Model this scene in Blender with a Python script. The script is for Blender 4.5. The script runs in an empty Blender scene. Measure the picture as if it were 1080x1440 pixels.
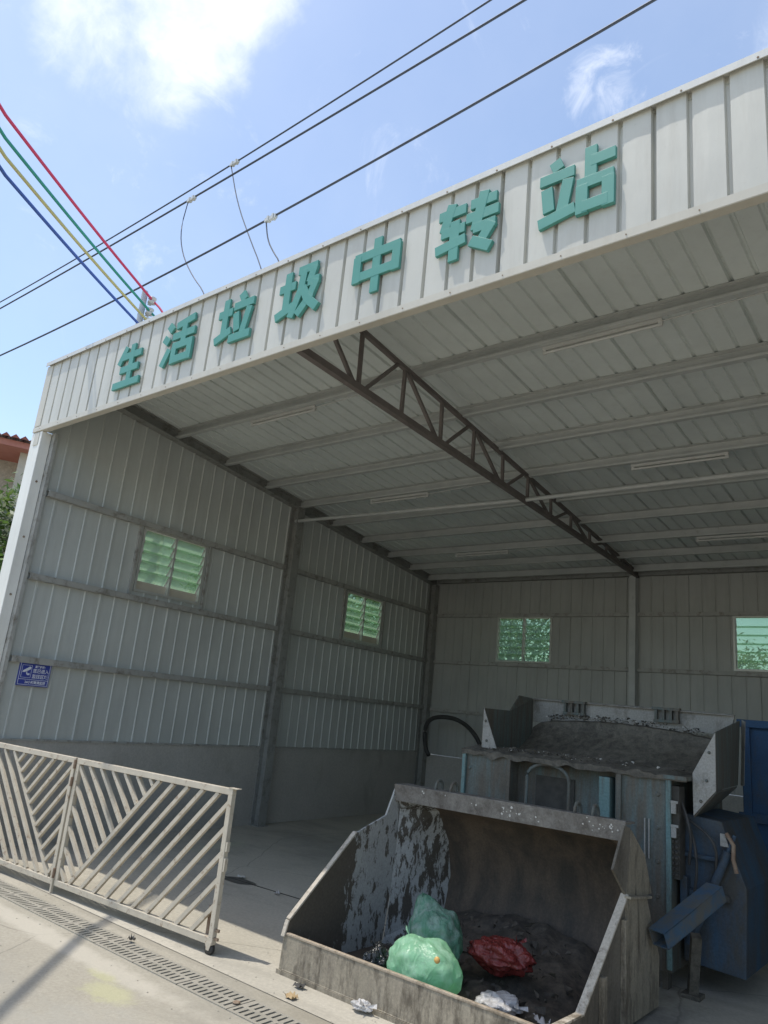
import bpy, math, random
from mathutils import Vector, Matrix, noise
random.seed(7)
R = math.radians
C = bpy.context.scene.collection
sc = bpy.context.scene

# ------------------------------------------------------------------ camera
def make_camera(pitch, roll, yaw, eye, fpx):
    cy, sy = math.cos(yaw), math.sin(yaw)
    Rz = Matrix(((cy, sy, 0), (-sy, cy, 0), (0, 0, 1)))
    B = Matrix(((1, 0, 0), (0, 0, -1), (0, 1, 0)))
    cp, sp = math.cos(pitch), math.sin(pitch)
    Rx = Matrix(((1, 0, 0), (0, cp, sp), (0, -sp, cp)))
    cr, sr = math.cos(roll), math.sin(roll)
    Rr = Matrix(((cr, -sr, 0), (sr, cr, 0), (0, 0, 1)))
    M = Rr @ Rx @ B @ Rz
    right, down, fwd = Vector(M[0]), Vector(M[1]), Vector(M[2])
    rot = Matrix((right, -down, -fwd)).transposed()
    cd = bpy.data.cameras.new('camera')
    cd.sensor_fit = 'HORIZONTAL'; cd.sensor_width = 36; cd.lens = 36 * fpx / 1080
    cd.clip_start = 0.05; cd.clip_end = 2000
    co = bpy.data.objects.new('camera', cd); C.objects.link(co)
    co.matrix_world = Matrix.Translation(eye) @ rot.to_4x4()
    sc.camera = co
make_camera(.2645, .098, .698, Vector((0, 0, 1.6)), 1040)

# ------------------------------------------------------------------ world, sun, exposure
SUN = Vector((-.28, -.19, 1)).normalized()
elev = math.asin(SUN.z); az = math.atan2(SUN.x, SUN.y)
w = bpy.data.worlds.new('World'); sc.world = w; w.use_nodes = True
nt = w.node_tree; nt.nodes.clear()
def N(t, **k):
    n = nt.nodes.new(t)
    for a, b in k.items(): setattr(n, a, b)
    return n
sky = N('ShaderNodeTexSky', sky_type='NISHITA', sun_disc=False, sun_elevation=elev, sun_rotation=az,
        air_density=1.0, dust_density=1.2, ozone_density=1.0)
tc = N('ShaderNodeTexCoord')
def blob(d, c0, c1):
    dp = N('ShaderNodeVectorMath', operation='DOT_PRODUCT'); v = Vector(d).normalized()
    nt.links.new(tc.outputs['Generated'], dp.inputs[0]); dp.inputs[1].default_value = v
    mr = N('ShaderNodeMapRange', interpolation_type='SMOOTHSTEP')
    nt.links.new(dp.outputs['Value'], mr.inputs['Value'])
    mr.inputs['From Min'].default_value = c0; mr.inputs['From Max'].default_value = c1
    return mr.outputs['Result']
def math2(op, a, b):
    m = N('ShaderNodeMath', operation=op)
    for i, x in enumerate((a, b)):
        if isinstance(x, (int, float)): m.inputs[i].default_value = x
        else: nt.links.new(x, m.inputs[i])
    return m.outputs[0]
def sstep(v, a, b, out=1.0):
    mr = N('ShaderNodeMapRange', interpolation_type='SMOOTHSTEP')
    nt.links.new(v, mr.inputs['Value']); mr.inputs['From Min'].default_value = a
    mr.inputs['From Max'].default_value = b; mr.inputs['To Max'].default_value = out
    return mr.outputs['Result']
def wnoise(scale, detail, rough, dist=0.0):
    n = N('ShaderNodeTexNoise'); n.inputs['Scale'].default_value = scale
    n.inputs['Detail'].default_value = detail; n.inputs['Roughness'].default_value = rough
    n.inputs['Distortion'].default_value = dist
    nt.links.new(tc.outputs['Generated'], n.inputs['Vector']); return n.outputs['Fac']
n1 = wnoise(7, 10, .6, .4); n2 = wnoise(2.2, 6, .55)
big = blob((-.655, .295, .70), .984, .9990)
big2 = blob((-.565, .325, .75), .9915, .9995)
bigm = math2('MAXIMUM', big, big2)
n3 = wnoise(26, 8, .65, .6)
nn = math2('ADD', math2('MULTIPLY', n1, .8), math2('MULTIPLY', n3, .25))
m1 = sstep(math2('ADD', math2('MULTIPLY', bigm, .60), nn), .86, 1.36, .84)
small = blob((-.284, .646, .708), .9978, .99995)
m2 = sstep(math2('ADD', math2('MULTIPLY', small, .36), math2('MULTIPLY', n3, .95)), .66, 1.05, .42)
m3 = sstep(math2('ADD', math2('MULTIPLY', blob((-.02, .70, .66), .988, .9998), .6), math2('MULTIPLY', n3, .7)), .5, 1.1, .4)
wisp = wnoise(5, 9, .7, 1.5)
veil = math2('ADD', sstep(n2, .38, .78, .10), sstep(wisp, .56, .8, .30))
mask = math2('MINIMUM', math2('ADD', math2('MAXIMUM', math2('MAXIMUM', m1, m2), m3), veil), .92)
mix = N('ShaderNodeMix', data_type='RGBA')
hum = N('ShaderNodeMix', data_type='RGBA', blend_type='MULTIPLY'); hum.inputs['Factor'].default_value = 1
nt.links.new(sky.outputs[0], hum.inputs[6]); hum.inputs[7].default_value = (1.03, 1.01, .965, 1)   # humid, slightly milky air
nt.links.new(mask, mix.inputs['Factor']); nt.links.new(hum.outputs[2], mix.inputs[6])
mix.inputs[7].default_value = (5.3, 5.45, 5.7, 1)
bg = N('ShaderNodeBackground'); bg.inputs['Strength'].default_value = .15
out = N('ShaderNodeOutputWorld')
nt.links.new(mix.outputs[2], bg.inputs[0]); nt.links.new(bg.outputs[0], out.inputs[0])
sl = bpy.data.lights.new('sun', 'SUN'); sl.energy = 2.0; sl.angle = R(.5); sl.color = (1, .95, .86)
so = bpy.data.objects.new('sun', sl); C.objects.link(so)
so.rotation_euler = SUN.to_track_quat('Z', 'Y').to_euler(); so.location = (-8, -8, 30)
vs = sc.view_settings; vs.view_transform = 'Standard'; vs.look = 'None'; vs.gamma = 1; vs.exposure = .74
sc.cycles.max_bounces = 10; sc.cycles.diffuse_bounces = 8; sc.cycles.transparent_max_bounces = 12

# ------------------------------------------------------------------ materials
def nodes(name):
    m = bpy.data.materials.new(name); m.use_nodes = True
    t = m.node_tree; t.nodes.clear()
    o = t.nodes.new('ShaderNodeOutputMaterial'); b = t.nodes.new('ShaderNodeBsdfPrincipled')
    t.links.new(b.outputs[0], o.inputs[0])
    return m, t, b, o
def tnoise(t, scale, detail=6, rough=.6, vec=(1, 1, 1), coord='Object', dist=0.0):
    c = t.nodes.new('ShaderNodeTexCoord'); mp = t.nodes.new('ShaderNodeMapping')
    mp.inputs['Scale'].default_value = vec
    t.links.new(c.outputs[coord], mp.inputs['Vector'])
    n = t.nodes.new('ShaderNodeTexNoise'); n.inputs['Scale'].default_value = scale
    n.inputs['Detail'].default_value = detail; n.inputs['Roughness'].default_value = rough
    n.inputs['Distortion'].default_value = dist
    t.links.new(mp.outputs[0], n.inputs['Vector']); return n.outputs['Fac']
def ramp(t, v, stops):
    r = t.nodes.new('ShaderNodeValToRGB'); e = r.color_ramp.elements
    while len(e) < len(stops): e.new(.5)
    for k, (p, c) in enumerate(stops):
        e[k].position = p; e[k].color = (c[0], c[1], c[2], 1) if hasattr(c, '__len__') else (c, c, c, 1)
    t.links.new(v, r.inputs[0]); return r.outputs[0]
def mixc(t, f, a, b, mode='MIX'):
    m = t.nodes.new('ShaderNodeMix'); m.data_type = 'RGBA'; m.blend_type = mode
    for s, x in ((0, f), (6, a), (7, b)):
        if isinstance(x, (int, float)): m.inputs[s].default_value = x
        elif isinstance(x, tuple): m.inputs[s].default_value = (*x, 1)
        else: t.links.new(x, m.inputs[s])
    return m.outputs[2]
def bump(t, b, v, strength, dist=.01):
    n = t.nodes.new('ShaderNodeBump'); n.inputs['Strength'].default_value = strength
    n.inputs['Distance'].default_value = dist
    t.links.new(v, n.inputs['Height']); t.links.new(n.outputs[0], b.inputs['Normal'])
def tmath(t, op, a, b):
    m = t.nodes.new('ShaderNodeMath'); m.operation = op
    for i, x in enumerate((a, b)):
        if isinstance(x, (int, float)): m.inputs[i].default_value = x
        else: t.links.new(x, m.inputs[i])
    return m.outputs[0]
def simple(name, c1, c2, scale=4, rough=.6, metal=0, vec=(1, 1, 1), bmp=.1, dirt=None, dscale=9, dlo=.5, dhi=.7, dvec=(1, 1, 1)):
    m, t, b, o = nodes(name)
    n = tnoise(t, scale, vec=vec); c = ramp(t, n, [(.3, c1), (.7, c2)])
    if dirt:
        d = ramp(t, tnoise(t, dscale, 9, .7, dvec, dist=.3), [(dlo, 0), (dhi, 1)])
        c = mixc(t, d, c, dirt)
    t.links.new(c, b.inputs['Base Color'])
    b.inputs['Roughness'].default_value = rough; b.inputs['Metallic'].default_value = metal
    if bmp: bump(t, b, tnoise(t, scale * 8, 4), bmp, .004)
    return m
def concrete(name, c1, c2, stain, cracks=True, gloss=.8, sscale=.5, slo=.55, shi=.75, spots=()):
    m, t, b, o = nodes(name)
    c = ramp(t, tnoise(t, 1.3, 8, .65), [(.3, c1), (.7, c2)])
    f = ramp(t, tnoise(t, 45, 5, .7), [(.3, .78), (.75, 1.08)])
    c = mixc(t, 1.0, c, f, 'MULTIPLY')
    st = ramp(t, tnoise(t, sscale, 9, .68, (1, 2.2, 1), dist=.6), [(slo, 0), (shi, 1)])
    c = mixc(t, st, c, stain)
    pits = ramp(t, tnoise(t, 90, 2, .5), [(.70, 0), (.76, 1)])
    c = mixc(t, tmath(t, 'MULTIPLY', pits, .5), c, tuple(x * .45 for x in stain))
    if cracks:
        tcn = t.nodes.new('ShaderNodeTexCoord'); mp = t.nodes.new('ShaderNodeMapping')
        nn = t.nodes.new('ShaderNodeTexNoise'); nn.inputs['Scale'].default_value = 2.5; nn.inputs['Detail'].default_value = 6
        t.links.new(tcn.outputs['Object'], nn.inputs['Vector'])
        ad = mixc(t, .12, tcn.outputs['Object'], nn.outputs['Color'], 'ADD')
        v = t.nodes.new('ShaderNodeTexVoronoi'); v.feature = 'DISTANCE_TO_EDGE'; v.inputs['Scale'].default_value = .42
        t.links.new(ad, v.inputs['Vector'])
        cr = ramp(t, v.outputs['Distance'], [(.0, 1), (.0035, 0)])
        c = mixc(t, tmath(t, 'MULTIPLY', cr, .45), c, (.09, .085, .07))
    for (p, r, col, amt, nz) in spots:
        g = t.nodes.new('ShaderNodeTexCoord'); d = t.nodes.new('ShaderNodeVectorMath'); d.operation = 'SUBTRACT'
        t.links.new(g.outputs['Object'], d.inputs[0]); d.inputs[1].default_value = p
        s = t.nodes.new('ShaderNodeVectorMath'); s.operation = 'MULTIPLY'; s.inputs[1].default_value = [1 / x for x in r]
        t.links.new(d.outputs[0], s.inputs[0])
        l = t.nodes.new('ShaderNodeVectorMath'); l.operation = 'LENGTH'; t.links.new(s.outputs[0], l.inputs[0])
        val = tmath(t, 'ADD', l.outputs['Value'], tmath(t, 'MULTIPLY', tnoise(t, nz, 8, .7), 1.3))
        mk = ramp(t, val, [(.95, 1), (1.0, 0)]) if False else None
        mr = t.nodes.new('ShaderNodeMapRange'); mr.interpolation_type = 'SMOOTHSTEP'
        t.links.new(val, mr.inputs['Value']); mr.inputs['From Min'].default_value = 1.0; mr.inputs['From Max'].default_value = 1.6
        mr.inputs['To Min'].default_value = amt; mr.inputs['To Max'].default_value = 0
        c = mixc(t, mr.outputs[0], c, col)
    t.links.new(c, b.inputs['Base Color'])
    b.inputs['Roughness'].default_value = gloss
    bump(t, b, tmath(t, 'ADD', tnoise(t, 60, 6, .7), tmath(t, 'MULTIPLY', tnoise(t, 6, 4), 1.5)), .35, .006)
    return m

M = {}
M['road'] = concrete('road concrete', (.345, .315, .25), (.43, .395, .32), (.27, .25, .205), spots=[
    ((-4.14, 2.84, 0), (.20, .07, .5), (.47, .46, .24), .5, 16), ((-3.90, 2.73, 0), (.27, .15, .5), (.47, .46, .24), .5, 14), ((-2.7, 3.45, 0), (1.1, .22, .5), (.24, .215, .165), .6, 6), ((-5.2, 2.2, 0), (1.6, .5, .5), (.29, .275, .235), .6, 4), ((-4.7, 3.42, 0), (1.5, .07, .5), (.27, .245, .195), .6, 8),
    ((-3.3, 2.3, 0), (.9, .5, .5), (.33, .32, .28), .6, 5), ((-5.0, 2.93, 0), (2.6, .13, .5), (.52, .48, .40), .6, 6)])
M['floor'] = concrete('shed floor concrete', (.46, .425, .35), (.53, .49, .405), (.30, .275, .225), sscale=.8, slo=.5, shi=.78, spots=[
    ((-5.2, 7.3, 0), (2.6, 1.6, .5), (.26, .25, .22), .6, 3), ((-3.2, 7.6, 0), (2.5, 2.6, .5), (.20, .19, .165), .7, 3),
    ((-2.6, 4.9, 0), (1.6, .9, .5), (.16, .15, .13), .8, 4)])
M['wainscot'] = concrete('cement render', (.43, .41, .37), (.51, .49, .445), (.33, .31, .27), cracks=False, sscale=1.1, spots=[
    ((-7.78, 5.75, .86), (.6, .75, .22), (.10, .095, .085), .75, 5), ((-7.7, 6.8, .05), (.6, 3.2, .16), (.15, .145, .13), .6, 4),
    ((-8.0, 10, .3), (.6, 1.7, .4), (.15, .145, .13), .6, 4)])

def sheet(name, c, dark, streak=.35, spot=0, rough=.45):
    m, t, b, o = nodes(name)
    n = tnoise(t, 1.1, 5, .6); col = ramp(t, n, [(.3, tuple(x * .9 for x in c)), (.7, tuple(x * 1.06 for x in c))])
    s = ramp(t, tnoise(t, 3.0, 8, .7, (3.5, 3.5, .35)), [(.48, 0), (.8, 1)])
    col = mixc(t, tmath(t, 'MULTIPLY', s, streak), col, dark)
    sp = ramp(t, tnoise(t, 28, 7, .75), [(.62, 0), (.74, 1)])
    col = mixc(t, tmath(t, 'MULTIPLY', sp, .35 + spot), col, dark)
    ru = ramp(t, tnoise(t, 4.0, 7, .75, (5, 5, .22)), [(.66, 0), (.76, 1)])
    col = mixc(t, tmath(t, 'MULTIPLY', ru, .45), col, (.30, .22, .14))
    t.links.new(col, b.inputs['Base Color'])
    b.inputs['Roughness'].default_value = rough; b.inputs['Metallic'].default_value = 0
    bump(t, b, tnoise(t, 4, 5, .6, (1, 1, .3)), .28, .02)
    return m
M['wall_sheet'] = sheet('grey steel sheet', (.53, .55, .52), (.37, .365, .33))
M['back_sheet'] = sheet('dimmed steel sheet', (.405, .41, .38), (.25, .24, .215), .5)  # dim light at the rear is put into this darker sheet colour
M['roof_sheet'] = sheet('roof steel sheet', (.66, .70, .67), (.48, .49, .455), .3)
M['fascia'] = sheet('cream steel sheet', (.57, .56, .50), (.38, .36, .30), .45)
M['trim'] = sheet('cream flashing', (.56, .53, .45), (.40, .36, .28), .45, .15)
M['pillar'] = sheet('white pillar cladding', (.78, .77, .715), (.52, .50, .43), .25)
M['cap'] = sheet('galvanised flashing', (.62, .62, .59), (.40, .39, .36), .4)
M['girt'] = simple('painted steel channel', (.33, .33, .305), (.42, .415, .385), 5, .55, dirt=(.17, .15, .12))
M['purlin'] = simple('galvanised purlin', (.42, .435, .415), (.52, .53, .505), 4, .5, dirt=(.3, .29, .26), dlo=.6, dhi=.8)
M['steel_dark'] = simple('dark steel beam', (.24, .245, .225), (.31, .31, .285), 4, .6, dirt=(.15, .14, .12))
M['truss'] = simple('brown primer steel', (.125, .108, .098), (.175, .15, .138), 6, .65, dirt=(.16, .14, .12), dlo=.6, dhi=.8)
M['alu'] = simple('aluminium frame', (.50, .50, .47), (.60, .60, .56), 8, .4, metal=.3)
M['teal'] = simple('teal acrylic letter', (.07, .27, .225), (.09, .31, .26), 3, .5, bmp=.04, dirt=(.14, .31, .26), dlo=.6, dhi=.85)
M['lamp_white'] = simple('white lamp housing', (.50, .50, .47), (.58, .58, .55), 6, .45, dirt=(.4, .38, .33), dlo=.6, dhi=.8)
M['gate'] = simple('worn cream gate paint', (.47, .415, .325), (.56, .50, .40), 9, .5, dirt=(.30, .22, .15), dscale=22, dlo=.57, dhi=.66, bmp=.15)
M['rusty'] = simple('rusty steel', (.16, .10, .065), (.27, .19, .13), 12, .8, dirt=(.34, .28, .2))
M['rubber'] = simple('black rubber', (.035, .034, .032), (.06, .058, .054), 8, .7)
M['cover'] = concrete('precast concrete', (.33, .305, .25), (.40, .37, .305), (.25, .235, .19), cracks=False, sscale=2.5, slo=.45, shi=.7)
M['dark'] = simple('dark muck and shade', (.045, .042, .036), (.08, .074, .062), 14, .9)  # also colours the compactor arch plate, where it stands for shade
M['wire'] = simple('black cable', (.03, .04, .06), (.05, .06, .08), 8, .5, bmp=0)
M['porcelain'] = simple('grey porcelain', (.5, .5, .48), (.62, .62, .6), 8, .25, bmp=0)
M['pole'] = simple('galvanised pole', (.36, .40, .44), (.46, .49, .52), 8, .5)
for k, c in (('red', (.55, .035, .10)), ('green', (.02, .25, .19)), ('yellow', (.48, .43, .17)), ('blue', (.03, .085, .33))):
    M['w_' + k] = simple(k + ' cable sheath', c, tuple(x * 1.15 for x in c), 6, .5, bmp=0)
M['sign_blue'] = simple('blue enamel', (.035, .055, .30), (.05, .07, .34), 6, .4, bmp=0, dirt=(.15, .16, .33), dlo=.6, dhi=.9)
M['sign_white'] = simple('white print', (.72, .74, .78), (.80, .81, .84), 6, .5, bmp=0)
M['tile'] = simple('red roof tile', (.24, .07, .05), (.32, .10, .065), 7, .7)
M['red_trim'] = simple('red painted eave', (.50, .20, .16), (.56, .25, .20), 4, .7)
M['stucco'] = simple('pale stucco', (.50, .45, .37), (.60, .55, .46), 3, .85)
M['brick'] = simple('patterned cladding', (.38, .35, .29), (.60, .56, .48), 22, .85)
M['orange_brick'] = simple('orange facade brick', (.42, .18, .10), (.5, .24, .14), 18, .85)
M['win_dark'] = simple('dark window pane', (.02, .025, .03), (.04, .045, .05), 3, .15, bmp=0)
M['bark'] = simple('bark', (.10, .075, .05), (.17, .13, .09), 12, .9, bmp=.5)

def leafmat(name, a, b_):
    m, t, b, o = nodes(name)
    c = ramp(t, tnoise(t, 3.0, 4), [(.3, a), (.7, b_)])
    t.links.new(c, b.inputs['Base Color']); b.inputs['Roughness'].default_value = .5
    tr = t.nodes.new('ShaderNodeBsdfTranslucent'); t.links.new(c, tr.inputs[0])
    mx = t.nodes.new('ShaderNodeMixShader'); mx.inputs[0].default_value = .35
    t.links.new(b.outputs[0], mx.inputs[1]); t.links.new(tr.outputs[0], mx.inputs[2]); t.links.new(mx.outputs[0], o.inputs[0])
    return m
M['leaf'] = leafmat('leaf green', (.06, .13, .03), (.13, .22, .05))
M['leaf2'] = leafmat('leaf light green', (.12, .20, .04), (.22, .30, .08))
M['leaf3'] = leafmat('leaf pale silvery', (.22, .26, .16), (.34, .37, .26))

def glass_mat():
    m, t, b, o = nodes('green louvre glass')
    tr = t.nodes.new('ShaderNodeBsdfTransparent')
    c = ramp(t, tnoise(t, 1.2, 3, .5), [(.3, (.72, .86, .72)), (.7, (.78, .90, .78))])
    t.links.new(c, tr.inputs[0])
    b.inputs['Base Color'].default_value = (.36, .44, .35, 1); b.inputs['Roughness'].default_value = .2
    t2 = t.nodes.new('ShaderNodeBsdfTranslucent'); t2.inputs[0].default_value = (.62, .78, .60, 1)
    m1_ = t.nodes.new('ShaderNodeMixShader'); m1_.inputs[0].default_value = .5
    t.links.new(b.outputs[0], m1_.inputs[1]); t.links.new(t2.outputs[0], m1_.inputs[2])
    mx = t.nodes.new('ShaderNodeMixShader'); mx.inputs[0].default_value = .34
    t.links.new(tr.outputs[0], mx.inputs[1]); t.links.new(m1_.outputs[0], mx.inputs[2]); t.links.new(mx.outputs[0], o.inputs[0])
    return m
M['glass'] = glass_mat()

def worn(name, base, base2, grime, lo, hi, vec=(1, 1, .35), scale=5, rough=.75, streaks=None, grad=None):
    m, t, b, o = nodes(name)
    c = ramp(t, tnoise(t, 3, 6), [(.3, base), (.7, base2)])
    n = tmath(t, 'ADD', tmath(t, 'MULTIPLY', tnoise(t, scale, 10, .72, vec, dist=.25), .75), tmath(t, 'MULTIPLY', tnoise(t, 1.6, 4, .5), .25))
    if grad:
        tcx = t.nodes.new('ShaderNodeTexCoord'); sx = t.nodes.new('ShaderNodeSeparateXYZ'); t.links.new(tcx.outputs['Object'], sx.inputs[0])
        q = tmath(t, 'MULTIPLY', tmath(t, 'SUBTRACT', grad[0], sx.outputs['Y']), grad[1]); mm = t.nodes.new('ShaderNodeClamp')
        mm.inputs['Min'].default_value = -.05; mm.inputs['Max'].default_value = .14; t.links.new(q, mm.inputs['Value']); n = tmath(t, 'ADD', n, mm.outputs[0])
    g = ramp(t, n, [(lo, 0), (hi, 1)])
    c = mixc(t, g, c, grime)
    if streaks:
        s = ramp(t, tnoise(t, 9, 6, .65, (2.2, 2.2, .12)), [(.5, 0), (.72, 1)])
        c = mixc(t, tmath(t, 'MULTIPLY', s, .6), c, streaks)
    f = ramp(t, tnoise(t, 70, 4, .7), [(.3, .75), (.7, 1.12)])
    c = mixc(t, 1.0, c, f, 'MULTIPLY')
    t.links.new(c, b.inputs['Base Color']); b.inputs['Roughness'].default_value = rough
    bump(t, b, tmath(t, 'ADD', tnoise(t, 40, 7, .7), g), .4, .004)
    return m
M['b_chip'] = worn('chipped grey paint over grime', (.36, .36, .34), (.44, .44, .415), (.085, .072, .056), .50, .53, scale=15, vec=(1, 1, .4))
M['b_side'] = worn('side paint', (.36, .36, .34), (.44, .44, .415), (.105, .088, .068), .468, .498, scale=17, vec=(1, 1, .5), grad=(-.10, 1.3))
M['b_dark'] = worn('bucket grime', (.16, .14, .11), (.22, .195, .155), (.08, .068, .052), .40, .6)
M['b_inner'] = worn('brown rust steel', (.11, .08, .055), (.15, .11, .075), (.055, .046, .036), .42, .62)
M['b_lip'] = worn('dusty steel lip', (.27, .235, .175), (.36, .315, .24), (.12, .10, .072), .46, .58, vec=(1.6, 1.6, .4), scale=9, streaks=(.20, .17, .13))
M['b_edge'] = worn('scraped steel edge', (.46, .41, .33), (.56, .50, .42), (.20, .165, .12), .50, .62, vec=(1, 1, 1), scale=12)
M['b_bar'] = worn('grimy grey bar', (.19, .175, .155), (.25, .23, .20), (.11, .095, .08), .42, .6, scale=10, vec=(1, 1, 1))
M['m_teal'] = worn('teal machine paint', (.11, .15, .145), (.14, .18, .17), (.12, .105, .082), .40, .55, scale=7, vec=(2, 2, .2), streaks=(.15, .14, .115))
M['m_tealb'] = worn('cleaner teal paint', (.13, .22, .22), (.16, .26, .255), (.12, .115, .095), .46, .62, scale=8, vec=(2, 2, .3))
M['m_blue'] = worn('blue machine paint', (.03, .07, .12), (.042, .09, .15), (.06, .058, .05), .42, .6, scale=4)
M['c_blue'] = worn('container blue', (.025, .07, .155), (.035, .095, .20), (.08, .08, .07), .5, .66, scale=4)
M['m_grey'] = worn('grey hopper paint', (.31, .305, .28), (.37, .36, .33), (.15, .135, .11), .50, .66, scale=8, vec=(1, 1, .6))
M['dirt'] = worn('caked refuse dirt', (.14, .125, .10), (.20, .18, .145), (.075, .068, .055), .4, .6, vec=(1, 1, 1), scale=14)
M['paper'] = simple('pale scrap', (.45, .43, .38), (.6, .58, .53), 10, .8)

def plastic(name, c, trans, rough=.22, see=.0, mott=None, bs=.75):
    m, t, b, o = nodes(name)
    n = tnoise(t, 4, 7, .65, dist=1.4)
    col = ramp(t, n, [(.3, tuple(x * .75 for x in c)), (.7, tuple(min(1, x * 1.2) for x in c))])
    if mott:
        k = ramp(t, tnoise(t, 9, 8, .7, dist=1.0), [(.46, 0), (.62, 1)]); col = mixc(t, tmath(t, 'MULTIPLY', k, .7), col, mott)
    t.links.new(col, b.inputs['Base Color']); b.inputs['Roughness'].default_value = rough
    rd = tmath(t, 'ABSOLUTE', tmath(t, 'SUBTRACT', tnoise(t, 7, 3, .5, (1, 1, .45), dist=1.8), .5), 0)
    rd2 = tmath(t, 'ABSOLUTE', tmath(t, 'SUBTRACT', tnoise(t, 19, 3, .5, (1, 1, .6), dist=1.2), .5), 0)
    bump(t, b, tmath(t, 'ADD', tmath(t, 'MULTIPLY', rd, -2.2), tmath(t, 'MULTIPLY', rd2, -1.0)), bs, .03)
    tl = t.nodes.new('ShaderNodeBsdfTranslucent'); t.links.new(col, tl.inputs[0])
    mx = t.nodes.new('ShaderNodeMixShader'); mx.inputs[0].default_value = trans
    t.links.new(b.outputs[0], mx.inputs[1]); t.links.new(tl.outputs[0], mx.inputs[2])
    tp = t.nodes.new('ShaderNodeBsdfTransparent'); tp.inputs[0].default_value = (*[min(1, x * 1.3) for x in c], 1)
    m2_ = t.nodes.new('ShaderNodeMixShader'); m2_.inputs[0].default_value = see
    t.links.new(mx.outputs[0], m2_.inputs[1]); t.links.new(tp.outputs[0], m2_.inputs[2]); t.links.new(m2_.outputs[0], o.inputs[0])
    return m
M['bag_green'] = plastic('light green plastic film', (.42, .76, .50), .5, mott=(.58, .84, .64), bs=.35, see=.06)
M['bag_teal'] = plastic('murky green plastic film', (.16, .36, .25), .3, see=.15, mott=(.40, .48, .44), bs=.6)
M['bag_red'] = plastic('red plastic film', (.20, .032, .028), .15)
M['bag_black'] = plastic('black plastic film', (.02, .022, .022), 0, .18)
M['bag_white'] = plastic('white plastic film', (.7, .68, .66), .25)

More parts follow.
